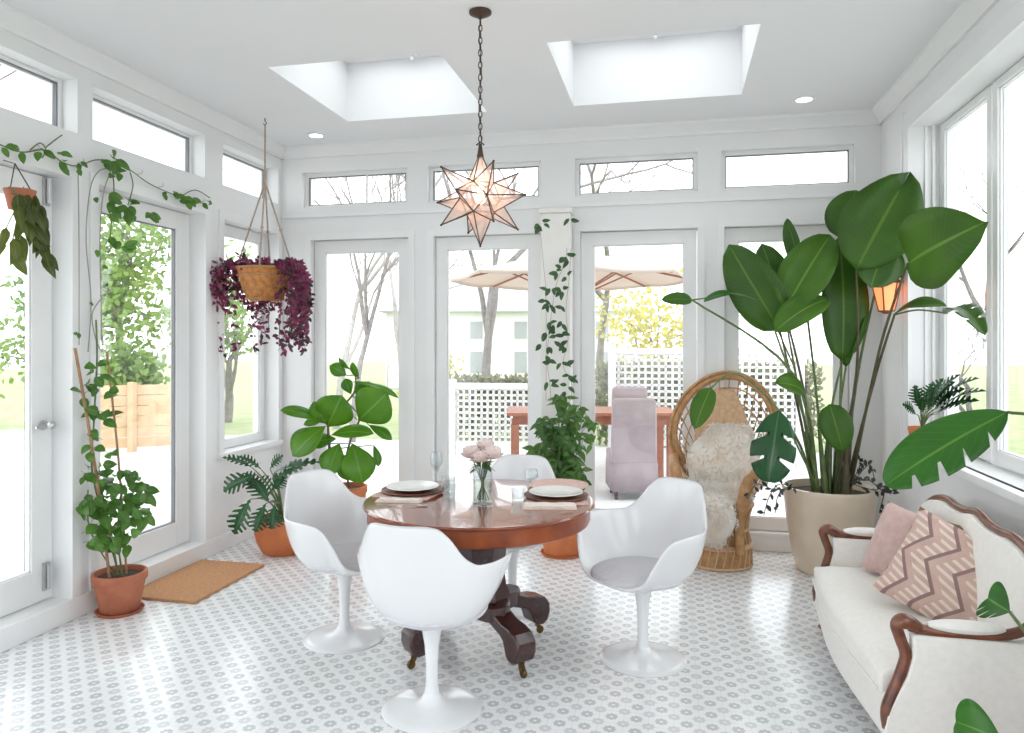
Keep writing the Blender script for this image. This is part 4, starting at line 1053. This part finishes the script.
hv = thing('hanging_plant', 'olive leaved plant hanging at the top of the far left door', 'plant', W(20, 185, XL + .10))
fm = MB(); sm = MB()
for k in range(12):
    a = W(rnd(8, 30), 190 + rnd(-4, 6), XL + rnd(.08, .14)); e = W(rnd(0, 46), rnd(222, 262), XL + rnd(.08, .18)); c_ = curve([a, (a + e) / 2 + V((.03, 0, .04)), e], 5); sm.tube(c_, .003, 5)
    for p in c_[2::2]:
        d = (V((rnd(0, .5), rnd(-.6, .6), -1))).normalized()
        fm.leaf(p, p + d * rnd(.08, .14), rnd(.035, .055), (toward(p, .3) + rdir() * .5).normalized(), bend=.1, fold=.2, seg=5, shape='lance')
q = W(20, 190, XL + .10)
MB().lathe([(1e-5, -.10), (.05, -.095), (.065, -.02), (.07, 0), (.06, 0), (.05, -.02), (1e-5, -.02)], q, 24).build('pot', M_['terra'], hv, True)
MB().tube([q + V((-.06, 0, 0)), q + V((-.03, 0, .13)), q + V((-.098, 0, .15))], .003, 5).tube([q + V((.06, 0, 0)), q + V((-.03, 0, .13))], .003, 5).build('hanger', M_['darkmetal'], hv, True)
sm.build('stem', M_['stem_green'], hv, True); fm.build('foliage', M_['pothos'], hv, True, ang=180)

# ---------------- hanging basket
HC_ = V((-2.88, 4.83, 0))
hb = thing('hanging_basket', 'orange woven hanging basket of trailing purple foliage on brown ropes', 'plant', (HC_.x, HC_.y, 1.81))
bz0, bz1 = 1.80, 2.035
MB().lathe([(1e-5, bz0), (.10, bz0), (.125, bz0 + .02), (.165, bz0 + .12), (.19, bz1 - .02), (.20, bz1), (.19, bz1 + .006), (.178, bz1 - .012), (.15, bz0 + .12), (1e-5, bz0 + .10)], HC_, 40).build('basket', M_['basket'], hb, True)
br = MB()
for z, r in ((bz1, .20), (bz1 - .05, .188), (bz0 + .02, .128)):
    br.tube([V((HC_.x + r * math.cos(2 * PI * k / 36), HC_.y + r * math.sin(2 * PI * k / 36), z)) for k in range(37)], .008, 6, cap=False)
for k in range(18):
    a0, a1 = 2 * PI * k / 18, 2 * PI * (k + .5) / 18
    for A, B_ in ((a0, a1), (a1, 2 * PI * (k + 1) / 18)):
        zA, zB = (bz0 + .06, bz1 - .08) if A == a0 else (bz1 - .08, bz0 + .06)
        rr = lambda z: .127 + (z - bz0 - .02) * .32 + .004
        br.tube([V((HC_.x + rr(zA) * math.cos(A), HC_.y + rr(zA) * math.sin(A), zA)), V((HC_.x + rr(zB) * math.cos(B_), HC_.y + rr(zB) * math.sin(B_), zB))], .0025, 5)
br.build('basket_bands', M_['rattan'], hb, True)
MB().lathe([(1e-5, bz1 - .03), (.17, bz1 - .035), (.15, bz1 - .06), (1e-5, bz1 - .07)], HC_, 24).build('soil', M_['soil'], hb, True)
apex = V((HC_.x, HC_.y, 2.66)); rp = MB()
rp.tube([apex, V((HC_.x, HC_.y, ZC - .05))], .006, 8); rp.tube([apex - V((0, 0, .05)), apex + V((0, 0, .09))], [.010, .013], 8)
for k in range(4):
    a = R(20) + k * PI / 2; e = V((HC_.x + .198 * math.cos(a), HC_.y + .198 * math.sin(a), bz1)); rp.tube([apex, e], .006, 7)
    rp.ball(apex + (e - apex) * .55, .012, 6)
rp.build('rope', M_['rope'], hb, True)
MB().tube([V((HC_.x, HC_.y, ZC)), V((HC_.x, HC_.y, ZC - .02)), V((HC_.x + .012, HC_.y, ZC - .035)), V((HC_.x, HC_.y, ZC - .05)), V((HC_.x - .012, HC_.y, ZC - .038))], .004, 6).build('ceiling_hook', M_['darkmetal'], hb, True)
def HBp(px, py, d=0): return pt(px, py, 5.33 - d)
sm = MB(); fp_, fd = MB(), MB()
strands = []
rim_a = [rnd(0, 2 * PI) for _ in range(60)]
for k in range(150):
    # strands start at the rim and fall; the right side falls densest
    a = rnd(0, 2 * PI); st0 = V((HC_.x + .17 * math.cos(a), HC_.y + .17 * math.sin(a), bz1 - .01))
    da = (math.degrees(a) + 180) % 360 - 180
    if -140 < da < -38: drop = rnd(.01, .03) if k % 3 else -1       # the basket itself shows at the front
    elif -38 <= da < 80: drop = rnd(.16, .52)
    else: drop = rnd(.10, .30)
    if drop < 0:
        if k % 2: continue
        b0 = V((HC_.x + .06 * math.cos(a), HC_.y + .06 * math.sin(a), bz0 - .005)); strands.append(curve([b0 + V((0, 0, .004)), b0 + V((.02 * math.cos(a), .02 * math.sin(a), -.08)), b0 + V((rnd(-.05, .05), rnd(-.05, .05), -rnd(.14, .34)))], 5)); continue
    if k % 9 == 0 and drop > .05: drop = rnd(.4, .62)
    out = .05 + rnd(0, .09) + (.05 if abs(da) > 120 else 0)
    dv = V((math.cos(a), math.sin(a), 0))
    if drop < .06: c_ = [st0 - dv * .05, st0 - dv * .02 + V((0, 0, .03)), st0 + dv * .015 + V((0, 0, .03))]
    else: c_ = [st0, st0 + dv * out * .7 + V((0, 0, .04)), st0 + dv * out * 1.2 + V((0, 0, -drop * .4)), st0 + dv * out * (1.1 - .5 * drop) + V((rnd(-.04, .04), rnd(-.04, .04), -drop))]
    strands.append(curve(c_, 5))
for k in range(16):
    a = rnd(0, 2 * PI); e = V((HC_.x + rnd(-.13, .13), HC_.y + rnd(-.13, .13), bz1 + rnd(.02, .08))); strands.append(curve([V((e.x * .9 + HC_.x * .1, e.y * .9 + HC_.y * .1, bz1 - .04)), e, e + V((rnd(-.05, .05), rnd(-.05, .05), -.02))], 4))
for c_ in strands:
    sm.tube(c_, .0018, 4)
    L_ = sum((c_[i + 1] - c_[i]).length for i in range(len(c_) - 1)); n = max(4, int(L_ / .018))
    for j in range(n):
        i = min(len(c_) - 1, int((j + random.random()) / n * len(c_))); p = c_[i] + rdir() * .008
        d = (rdir() * .9 + V((0, 0, -.35))).normalized()
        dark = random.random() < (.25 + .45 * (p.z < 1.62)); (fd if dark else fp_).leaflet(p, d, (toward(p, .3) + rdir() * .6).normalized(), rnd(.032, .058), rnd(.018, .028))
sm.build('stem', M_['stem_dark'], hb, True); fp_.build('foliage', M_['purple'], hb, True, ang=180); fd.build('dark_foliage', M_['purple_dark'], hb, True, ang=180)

# ---------------- timber post with vine, and the bushy plant at its foot
px0, px1 = -.965, -.745
post = thing('wooden_post', 'cream painted timber post standing before the rear pier, draped with vine strings', 'post', (-.855, 5.47, 0))
MB().box(px0, px1, 5.40, 5.555, 0, 2.46).build('shaft', M_['postpaint'], post, True, bevel=.006, smooth=False)
MB().box(px0 - .012, px1 + .012, 5.388, 5.567, 2.46, 2.495).build('cap', M_['postpaint'], post, True, bevel=.004, smooth=False)
UC = V((-.78, 5.22, 0))
bu = thing('bushy_plant', 'bushy dark green plant in a terracotta pot at the foot of the timber post', 'plant', UC)
clay_pot(bu, UC, .165, .125, .32, M_['terra_orange'], .05)
def U(px, py, d=0): return pt(px, py, 5.30 - d)
fm = MB(); sm = MB()
for k in range(56):
    a = rnd(0, 2 * PI); q = random.random() ** .6
    ex, ey = 565 + 31 * q * math.cos(a), 440 + 46 * q * math.sin(a) * (1 if math.sin(a) < 0 else .95)
    e = U(ex, ey, rnd(-.02, .25)); s0 = V((UC.x + rnd(-.06, .06), UC.y + rnd(-.06, .06), .28))
    mid = (s0 + e) / 2 + V((rnd(-.04, .04), 0, .12)); c_ = curve([s0, mid, e, e + V(((e.x - UC.x) * .25, -.02, -.07))], 5); sm.tube(c_, .0025, 4)
    for p in c_[5:]:
        if random.random() < .2: continue
        d = (V((rnd(-1, 1), rnd(-.8, .2), rnd(-1.2, .1)))).normalized()
        fm.leaf(p, p + d * rnd(.055, .10), rnd(.026, .042), (toward(p, .5) + rdir() * .5).normalized(), bend=.08, fold=.2, seg=5, shape='lance')
sm.build('stem', M_['stem_green'], bu, True); fm.build('foliage', M_['bush'], bu, True, ang=180)
vv = thing('climbing_vine', 'dark leaved vine hanging in two strands down the timber post', 'vine', (-.855, 5.38, 1.2))
fm = MB(); sm = MB()
for s_ in ([(567, 248), (565, 262), (556, 285), (552, 310), (549, 335), (547, 360), (550, 385), (551, 405)], [(571, 250), (569, 280), (566, 310), (568, 340), (563, 365), (572, 385), (568, 410)], [(540, 228), (543, 260), (546, 300), (546, 400)], [(571, 215), (573, 240), (571, 252)]):
    c_ = curve([U(*p, .0) for p in s_], 5)
    for p in c_: p.y = min(p.y, 5.375)
    sm.tube(c_, .0022, 4)
for (x, y) in ((567, 255), (570, 260), (565, 258), (556, 272), (562, 268), (567, 276), (553, 288), (549, 289), (562, 288), (564, 290), (551, 306), (548, 305), (562, 308), (549, 322), (553, 324), (561, 323), (545, 333), (557, 335), (563, 334), (548, 348), (560, 345), (565, 347), (551, 363), (549, 362), (562, 362), (565, 364), (551, 384), (549, 382), (569, 376), (571, 380), (567, 385), (540, 228), (537, 225), (542, 222), (571, 218), (566, 392), (544, 300), (543, 345), (555, 395)):
    for k in range(2):
        p = U(x + rnd(-2, 2), y + rnd(-2, 2), rnd(0, .05)); p.y = min(p.y, 5.37); d = V((rnd(-.8, .8), rnd(-.3, .1), rnd(-1, .3))).normalized()
        fm.leaf(p, p + d * rnd(.05, .075), rnd(.026, .036), (toward(p, .3) + rdir() * .45).normalized(), bend=.08, fold=.15, seg=5)
sm.build('stem', M_['string'], vv, True); fm.build('foliage', M_['bushdark'], vv, True, ang=180)

# ---------------- small plant on the right window sill
SC_ = V((1.53, 5.08, .80)); SC_ = V((1.445, 4.84, .88))
sp_ = thing('sill_plant', 'spiky dark green plant in a small orange pot on the right window sill', 'plant', SC_)
MB().lathe([(1e-5, 0), (.05, 0), (.052, .004), (.070, .095), (.075, .095), (.075, .118), (.066, .118), (.062, .10), (1e-5, .098)], SC_, 32).build('pot', M_['terra_orange'], sp_, True)
MB().lathe([(1e-5, .108), (.06, .106), (.05, .096), (1e-5, .095)], SC_, 20).build('soil', M_['soil'], sp_, True)
fr = []
cs = SC_ + V((0, 0, .11))
for (x, y, w, d) in ((528, 532, 22, .04), (555, 492, 26, .05), (590, 488, 24, 0), (615, 478, 26, .02), (650, 470, 26, .0), (690, 478, 30, .05), (705, 505, 28, .08), (660, 500, 30, .15), (610, 505, 26, .12), (570, 520, 24, .15), (690, 525, 26, .14), (640, 485, 26, -.05)):
    dS = SC_.y * math.cos(TH) - SC_.x * math.sin(TH)
    tip = pt(*c3(x, y), dS - d)
    if tip.x > 1.53: tip = CAM + (tip - CAM) * (1.53 / tip.x)
    v_ = tip - cs
    leaf_part(sp_, 'philo', cs + v_ * .30 + V((0, 0, .04)), tip, w / 2.094 * 4.4 / F_PX * 1.3, (toward(tip, .9) + rdir() * .2), [cs, cs + v_ * .16 + V((0, 0, .05))], rs=.003, seg=40, lobes=8, slit=.55, depth=.78, shape='sin', bend=.06, fold=.2)

# ---------------- monstera beyond the near end of the settee
MC = V((1.12, 2.30, 0))
mo = thing('monstera_plant', 'large monstera in front of the right window with broad split leaves over the settee', 'plant', MC)
clay_pot(mo, MC, .17, .12, .32, M_['terra'], .05)
def Mp(px, py, d): return pt(px, py, d)
cm = MC + V((0, 0, .29))
def mon(base, tip, w, db, dt, mid, up, side, lob=5, **k):
    b_ = Mp(*base, db); t_ = Mp(*tip, dt)
    leaf_part(mo, 'monst', b_, t_, w, toward(b_, up, side), [cm] + [V(m) for m in mid], rs=.008, shape='broad', seg=44, lobes=lob, slit=.84, oneside=-1, bend=.06, fold=.12, wave=.004, **k)
mon((1008, 412), (886, 485), .20, 2.62, 2.70, [(1.14, 2.45, .75), (1.20, 2.75, 1.2)], .35, -.2)
mon((1010, 612), (988, 598), .14, 2.45, 2.5, [(1.13, 2.38, .45)], .2, -.8, 4)
mon((1002, 742), (956, 722), .16, 2.15, 2.2, [(1.08, 2.25, .34)], .9, -.2, 4)
mon((1050, 560), (1095, 640), .24, 2.3, 2.25, [(1.16, 2.32, .55)], .5, .1)
mon((1060, 420), (1100, 350), .24, 2.45, 2.45, [(1.17, 2.42, .8)], .3, .1)

# ================================================================== WALL LANTERN
LN = V((1.30, 5.03, 1.82))
wl = thing('wall_lantern', 'lit copper wall lantern glowing orange behind the tall leaves near the right corner', 'lamp', (XR, LN.y, 1.82))
MB().box(XR - .015, XR, LN.y - .035, LN.y + .035, 1.80, 1.96).build('back_plate', M_['copper'], wl, True, bevel=.003)
MB().tube(curve([(XR - .012, LN.y, 1.86), (XR - .06, LN.y, 1.97), (LN.x, LN.y, 1.99), (LN.x, LN.y, 1.93)], 6), .006, 8).build('bracket', M_['copper'], wl, True)
rt_, rb_ = .085, .045; zt, zb = 1.875, 1.70
MB().lathe([(rb_, zb), (rt_, zt)], (LN.x, LN.y, 0), 6, closed=True).build('lantern_glass', M_['lan_glass'], wl, True, smooth=False)
fr_ = MB()
for k in range(6):
    a, b_ = 2 * PI * k / 6, 2 * PI * (k + 1) / 6
    P_ = lambda r, a, z: V((LN.x + r * math.cos(a), LN.y + r * math.sin(a), z))
    fr_.tube([P_(rb_, a, zb), P_(rt_, a, zt)], .005, 6); fr_.tube([P_(rb_, a, zb), P_(rb_, b_, zb)], .005, 6); fr_.tube([P_(rt_, a, zt), P_(rt_, b_, zt)], .005, 6)
fr_.lathe([(rt_ + .008, zt), (.05, zt + .05), (.015, zt + .075), (1e-5, zt + .08)], (LN.x, LN.y, 0), 6); fr_.lathe([(1e-5, zb - .02), (.02, zb - .015), (rb_, zb)], (LN.x, LN.y, 0), 6)
fr_.build('lantern_frame', M_['copper'], wl, True, smooth=False)


# ================================================================== OUTDOORS
GZ = -.10
struct(MB().box(-40, 30, -12, 60, GZ - .1, GZ - .02).build('ground', M_['lawn'], smooth=False))
mb = MB(); mb.box(-12, -3.43, -10, 11.5, GZ - .02, GZ); mb.box(-3.43, 12, YB + .21, 11.5, GZ - .02, GZ); mb.box(1.69, 12, -10, YB + .21, GZ - .02, GZ)
struct(mb.build('patio', M_['patio'], smooth=False))
def gp(px, d, z=GZ):
    p = pt(px, CY, d); return V((p.x, p.y, z))

def lattice(name, label, px0, px1, d0, d1, ztop, zbot, pitch=.085):
    a, b = gp(px0, d0), gp(px1, d1); dr = (b - a); L = dr.length; dr.normalize()
    t = thing(name, label, 'fence', (a + b) / 2, group=None)
    m = MB(); n = int(L / pitch)
    for k in range(1, n):
        p = a + dr * (L * k / n); m.bar(p + V((0, 0, zbot - GZ + .06)), p + V((0, 0, ztop - GZ - .06)), .032, .012, dr.cross(V((0, 0, 1))))
    k = 1
    while zbot + .06 + k * pitch < ztop - .06:
        z = zbot + .06 + k * pitch - GZ; m.bar(a + V((0, 0, z)), b + V((0, 0, z)), .032, .012, dr.cross(V((0, 0, 1)))) ; k += 1
    m.build('lattice_grid', M_['lattice'], t, True, smooth=False)
    fr = MB()
    fr.bar(a + V((0, 0, ztop - GZ - .03)), b + V((0, 0, ztop - GZ - .03)), .05, .08); fr.bar(a + V((0, 0, zbot - GZ + .04)), b + V((0, 0, zbot - GZ + .04)), .05, .08)
    fr.build('rail', M_['lattice'], t, True, smooth=False)
    for p in (a, b): MB().box(p.x - .05, p.x + .05, p.y - .05, p.y + .05, GZ, ztop + .06).build('fence_post', M_['lattice'], t, True, smooth=False)
lattice('lattice_fence', 'low white lattice fence seen through the second glass door from the left', 452, 560, 10.6, 10.4, .92, .02)
lattice('lattice_screen', 'tall white lattice screen seen through the third glass door from the left', 612, 700, 10.2, 10.0, 1.42, .1)
lattice('lattice_screen', 'tall white lattice screen seen through the rightmost rear glass door', 728, 800, 9.8, 9.6, 1.42, .1)

# patio table
tc = gp(590, 8.5); a_ = -R(12.35) * -1
ot = thing('patio_table', 'red brown wooden patio table outside the rear glass doors', 'table', (tc.x, tc.y, GZ), R(12))
tp = MB()
for k in range(7): tp.box(-.95, .95, -.42 + k * .121, -.42 + k * .121 + .112, .80, .835)
tp.build('tabletop', M_['teak'], ot, smooth=False, bevel=.003)
MB().box(-.88, .88, -.36, -.335, .70, .80).box(-.88, .88, .335, .36, .70, .80).box(-.88, -.855, -.335, .335, .70, .80).box(.855, .88, -.335, .335, .70, .80).build('apron', M_['teak'], ot, smooth=False)
for x in (-.86, .86):
    for y in (-.34, .34): MB().box(x - .045, x + .045, y - .045, y + .045, 0, .70).build('leg', M_['teak'], ot, smooth=False, bevel=.004)
# slip covered chairs
def slip(label, px, d, rz):
    c = gp(px, d); t = thing('slipcovered_chair', label, 'chair', c, rz); t.scale = (.9, .9, .95)
    b_ = MB(); # local: back at -y side facing viewer
    prof = [(-.26, .0), (.26, .0), (.255, .45), (.25, .96), (.22, 1.0), (-.22, 1.0), (-.25, .96), (-.255, .45)]
    b_.prism(prof, .10, Matrix.Translation((0, -.22, .09))); b_.build('back_cover', M_['lilac'], t, bevel=.02)
    MB().box(-.26, .26, -.18, .26, .36, .50).build('seat_cover', M_['lilac'], t, bevel=.025)
    sk_ = MB(); pts = []
    n = 60; per = [(-.26, -.27), (.26, -.27), (.26, .26), (-.26, .26)]
    for s_ in range(4):
        p0, p1 = V((*per[s_], 0)), V((*per[(s_ + 1) % 4], 0))
        for k in range(15): pts.append(p0 + (p1 - p0) * k / 15)
    N_ = len(pts)
    for z in (.10, .25, .40):
        for k, p in enumerate(pts):
            f = 1 + .006 * math.sin(k * 1.7) * (.4 - z) / .3; sk_.v.append(V((p.x * f, p.y * f, z))); sk_.uv.append((.5, .5))
    sk_.f = [(i * N_ + j, i * N_ + (j + 1) % N_, (i + 1) * N_ + (j + 1) % N_, (i + 1) * N_ + j) for i in range(2) for j in range(N_)]
    sk_.build('skirt', M_['lilac'], t, solid=.008)
    for x in (-.2, .2):
        for y in (-.2, .2): MB().box(x - .02, x + .02, y - .02, y + .02, 0, .36).build('leg', M_['darkwood'], t, smooth=False)
slip('lilac slipcovered chair outside with its back to the glass, this side of the patio table', 631, 7.75, R(12))
slip('lilac slipcovered chair on the far side of the patio table, only its top showing', 632, 9.35, R(192))
# patio umbrella
uc = gp(572, 8.6)
um = thing('patio_umbrella', 'cream patio umbrella with wooden ribs over the outdoor table', 'umbrella', uc)
MB().lathe([(1e-5, 0), (.24, 0), (.25, .02), (.24, .05), (.05, .07), (.03, .12), (1e-5, .12)], uc, 28).build('base', M_['darkmetal'], um, True)
MB().tube([uc + V((0, 0, .05)), uc + V((0, 0, 2.75))], .022, 12).build('pole', M_['umbrib'], um, True)
RR, zr, za = 1.42, 2.36, 2.66
cn = MB(); NS = 8; sub = 6
for ring in range(7):
    q = ring / 6
    for k in range(NS * sub):
        a = 2 * PI * k / (NS * sub) + R(10); f = 1 - (1 - math.cos(PI / NS)) * math.sin(PI * (k % sub) / sub)
        r = RR * q * f + 1e-4; z = za - (za - zr) * q ** 1.15 - .03 * q * math.sin(PI * (k % sub) / sub)
        cn.v.append(uc + V((r * math.cos(a), r * math.sin(a), z - GZ + GZ))); cn.uv.append((.5, .5))
K_ = NS * sub
cn.f = [(i * K_ + j, i * K_ + (j + 1) % K_, (i + 1) * K_ + (j + 1) % K_, (i + 1) * K_ + j) for i in range(6) for j in range(K_)]
for k in range(K_): cn.v.append(cn.v[6 * K_ + k] - V((0, 0, .035))); cn.uv.append((.5, .5))
cn.f += [(6 * K_ + j, 6 * K_ + (j + 1) % K_, 7 * K_ + (j + 1) % K_, 7 * K_ + j) for j in range(K_)]
cn.build('canopy', M_['umb'], um, True, ang=50, solid=.004)
MB().lathe([(1e-5, 2.78), (.03, 2.77), (.04, 2.7), (.02, 2.66), (1e-5, 2.66)], uc, 12).build('finial', M_['umbrib'], um, True)
for k in range(NS):
    a = 2 * PI * k / NS + R(10); o_ = V((math.cos(a), math.sin(a), 0))
    rb = MB().tube([uc + o_ * .03 + V((0, 0, za - .03)), uc + o_ * RR * .55 + V((0, 0, zr + .105)), uc + o_ * RR * .98 + V((0, 0, zr - .03))], .013, 6).build('rib', M_['umbrib'], um, True)
    MB().tube([uc + o_ * .03 + V((0, 0, 2.12)), uc + o_ * RR * .55 + V((0, 0, zr + .09))], .010, 6).build('strut', M_['umbrib'], rb, True)

# trees
def branch(mb, p, d, L, r, depth, spread=.5, out=None, up=.15, minr=.006):
    n = 5; pts = [p]; q = p.copy(); dd = d.copy()
    for i in range(n):
        dd = (dd + rdir() * .12 + V((0, 0, up * .2))).normalized(); q = q + dd * L / n; pts.append(q.copy())
    mb.tube(pts, [max(minr * .6, r * (1 - .45 * i / n)) for i in range(n + 1)], 6 if depth > 2 else 4, cap=False)
    if out is not None and depth <= 1: out.append(q.copy()); out.append(pts[3].copy())
    if depth <= 0: return
    for k in range(random.choice((2, 3, 3)) if depth > 1 else 3):
        i = random.choice((2, 3, 4, 5)) if k else 5
        nd = (dd + rdir() * spread * 1.5 + V((0, 0, up))).normalized()
        branch(mb, pts[i], nd, L * rnd(.6, .82), max(minr, r * .55), depth - 1, spread, out, up, minr)
def tree(label, px, d, h, r, depth, m='bark', leaf=None, nleaf=0, lr=.5, ls=.16, name='bare_tree', lean=(0, 0), cat='tree', group=None, spread=.55, gz=GZ - .02, pos=None):
    c = V((*pos, gz)) if pos else gp(px, d, gz); t = thing(name, label, cat, c, group=group)
    mb = MB(); out = []
    branch(mb, c, V((lean[0], lean[1], 1)).normalized(), h, r, depth, spread, out)
    mb.build('trunk', M_[m], t, True, ang=180)
    if leaf:
        f = MB()
        for k in range(nleaf):
            p = random.choice(out) + rdir() * lr * random.random() ** .5; d_ = rdir(); f.leaflet(p, d_, rdir(), ls * rnd(.7, 1.3), ls * .6)
        f.build('foliage', M_[leaf], t, True, ang=180)
    return t
tree('bare tree with a thick forked trunk seen through the second rear door from the left', 489, 13.0, 2.9, .11, 5, 'bark')
tree('bare slender tree nearest the left edge of the leftmost rear door', 336, 14.0, 2.6, .08, 5, 'bark_pale', lean=(.1, 0))
tree('bare slender tree in the middle of the leftmost rear door', 352, 12.0, 2.2, .065, 5, 'bark', lean=(.15, 0))
tree('bare slender tree at the right edge of the leftmost rear door', 402, 15.0, 2.4, .08, 5, 'bark_pale', lean=(-.05, 0))
tree('bare tree far behind the umbrella, branches above the third rear transom', 600, 15.5, 3.2, .10, 5, 'bark')
tree('bare pale tree far outside the right window', 1010, 10.0, 1.9, .08, 5, 'bark_dark', pos=(4.75, 12.4))
tree('bare twiggy shrub outside the right window', 980, 9.0, 1.1, .05, 6, 'bark_dark', pos=(3.7, 10.2), name='bare_shrub', cat='shrub')
tree('bare tree outside the middle left transom window', 0, 0, 2.8, .09, 5, 'bark', pos=(-7.6, 6.6))
tree('yellow green flowering tree seen through the third rear door, behind the lattice screen', 640, 14.0, 1.1, .06, 3, 'bark', 'yellow', 1100, .75, .12, 'flowering_tree', spread=.6)
tree('small yellow flowering shrub at the left edge of the second rear door', 452, 14.5, .7, .04, 3, 'bark', 'yellow', 500, .35, .10, 'flowering_shrub', cat='shrub')
tree('tall spring green tree in the middle of the left glass door', 0, 0, 1.5, .12, 4, 'bark', 'shrub', 2300, .8, .15, 'green_tree', pos=(-10.6, 13.0))
tree('dark green leafy tree at the left side of the left glass door', 0, 0, 1.3, .12, 4, 'bark', 'shrub2', 1700, .8, .16, 'green_tree', pos=(-11.2, 11.6))
tree('pale green round tree above the cedar fence outside the left glass door', 0, 0, .55, .07, 3, 'bark', 'shrub', 1500, .5, .14, 'green_tree', pos=(-9.3, 11.3))
tree('green tree seen through the left rear side window', 0, 0, 1.3, .10, 4, 'bark', 'shrub', 1000, .45, .14, 'green_tree', pos=(-8.9, 13.5))
for i, (lb, px_, d_) in enumerate((('bare twiggy thicket far behind the leftmost rear door, at its left side', 338, 21), ('bare twiggy thicket far behind the leftmost rear door, at its right side', 388, 23), ('bare twiggy thicket far behind the rightmost rear door', 768, 20))):
    tree(lb, px_, d_, 1.15, .03, 5, 'bark_pale', name='bare_shrub', cat='shrub', spread=.8)
for lb, pa, pb, d_, h_ in (('dormant brown hedge behind the low lattice fence', 448, 545, 12.6, 1.0), ('dormant brown hedge behind the tall lattice screen of the third rear door', 596, 690, 11.6, 1.25), ('dormant brown hedge behind the lattice screen of the rightmost rear door', 722, 815, 11.2, 1.25)):
    a, b = gp(pa, d_), gp(pb, d_); hg = thing('hedge', lb, 'hedge', (a + b) / 2); f = MB(); st = MB()
    for k in range(14):
        p = a + (b - a) * (k + .5) / 14; st.tube([p, p + V((rnd(-.1, .1), rnd(-.1, .1), h_ * .5)), p + V((rnd(-.15, .15), rnd(-.15, .15), h_ * .9))], [.02, .014, .006], 5)
    for k in range(2600):
        p = a + (b - a) * random.random() + V((rnd(-.1, .1), rnd(-.28, .28), .08 + (h_ - .05) * random.random() ** .8)); f.leaflet(p, rdir(), rdir(), rnd(.07, .12), .06)
    st.build('stem', M_['bark'], hg, True); f.build('foliage', M_['hedge'], hg, True, ang=180)
# cedar fence panel
fc = V((-7.75, 9.55, GZ)); dr = V((.78, .62, 0))
cf = thing('cedar_fence', 'tan horizontal cedar board fence outside the left glass door', 'fence', fc)
for k in range(6):
    m = MB(); z = .06 + k * .155; m.bar(fc - dr * 1.3 + V((0, 0, z + .07)), fc + dr * 1.0 + V((0, 0, z + .07)), .025, .145); m.build('board', M_['cedar'], cf, True, smooth=False)
for s_ in (-1.25, -.1, .95):
    p = fc + dr * s_ + V((dr.y, -dr.x, 0)) * .045; MB().box(p.x - .045, p.x + .045, p.y - .045, p.y + .045, GZ, GZ + 1.02).build('fence_post', M_['cedar'], cf, True, smooth=False)
# far house
hc = gp(505, 26); hs = thing('house', 'far white clapboard house with grey roof and dark windows beyond the garden', 'building', hc, R(12))
MB().box(-4.2, 4.2, 0, 6, 0, 2.75).build('house_wall', M_['siding'], hs, smooth=False)
rf = MB(); rf.add([(-4.5, -.4, 2.7), (4.5, -.4, 2.7), (4.5, 6.4, 2.7), (-4.5, 6.4, 2.7), (-3.0, 3, 4.1), (3.0, 3, 4.1)], [(0, 1, 5, 4), (1, 2, 5), (2, 3, 4, 5), (3, 0, 4), (0, 3, 2, 1)])
rf.build('roof', M_['roofing'], hs, smooth=False)
for x in (-2.6, -1.0, .55, 2.2, 3.4):
    for z, h_ in ((.55, .75), (1.75, .6)):
        w_ = MB().box(x - .28, x + .28, -.04, .0, z - .06, z + h_ + .06).build('window_frame', M_['lattice'], hs, smooth=False)
        MB().box(x - .22, x + .22, -.06, -.04, z, z + h_).build('pane', M_['winglass'], w_, smooth=False)

# ================================================================== LIGHT
w = bpy.data.worlds.new('overcast'); SC.world = w; w.use_nodes = True
bg = w.node_tree.nodes['Background']; bg.inputs[0].default_value = (.94, .97, 1, 1); bg.inputs[1].default_value = 1.0
def portal(name, loc, rot, sx, sy):
    l = bpy.data.lights.new(name, 'AREA'); l.shape = 'RECTANGLE'; l.size = sx; l.size_y = sy; l.cycles.is_portal = True
    o = bpy.data.objects.new(name, l); COL.objects.link(o); o.location = loc; o.rotation_euler = rot
for (a, b, z0, z1) in left_holes: portal('daylight_portal', (XL - .24, (a + b) / 2, (z0 + z1) / 2), (0, -PI / 2, 0), z1 - z0, b - a)
for (a, b, z0, z1) in back_holes: portal('daylight_portal', ((a + b) / 2, YB + .22, (z0 + z1) / 2), (-PI / 2, 0, 0), b - a, z1 - z0)
for (a, b, z0, z1) in right_holes: portal('daylight_portal', (XR + .28, (a + b) / 2, (z0 + z1) / 2), (0, PI / 2, 0), z1 - z0, b - a)
for (a, b, c, d) in sky_holes: portal('daylight_portal', ((a + b) / 2, (c + d) / 2, ZC + .55), (0, 0, 0), b - a, d - c)
portal('daylight_portal', (-.85, YF - .04, 1.2), (PI / 2, 0, 0), 2.1, 2.2)

# ================================================================== CAMERA
cam = bpy.data.cameras.new('camera'); co = bpy.data.objects.new('camera', cam); COL.objects.link(co)
co.location = (0, 0, EYE); co.rotation_euler = (PI / 2, 0, TH)
cam.sensor_width = 36; cam.lens = F_PX / 1024 * 36; cam.shift_y = -(366.5 - CY) / 1024
cam.clip_start = .05; cam.clip_end = 300
SC.camera = co
SC.view_settings.view_transform = 'Standard'; SC.view_settings.look = 'None'
SC.view_settings.gamma = 1; SC.view_settings.use_curve_mapping = False
SC.view_settings.exposure = 1.85
SC.cycles.max_bounces = 10; SC.cycles.diffuse_bounces = 6; SC.cycles.transparent_max_bounces = 16; SC.cycles.glossy_bounces = 4
SC.cycles.sample_clamp_indirect = 8; SC.cycles.caustics_reflective = False; SC.cycles.caustics_refractive = False
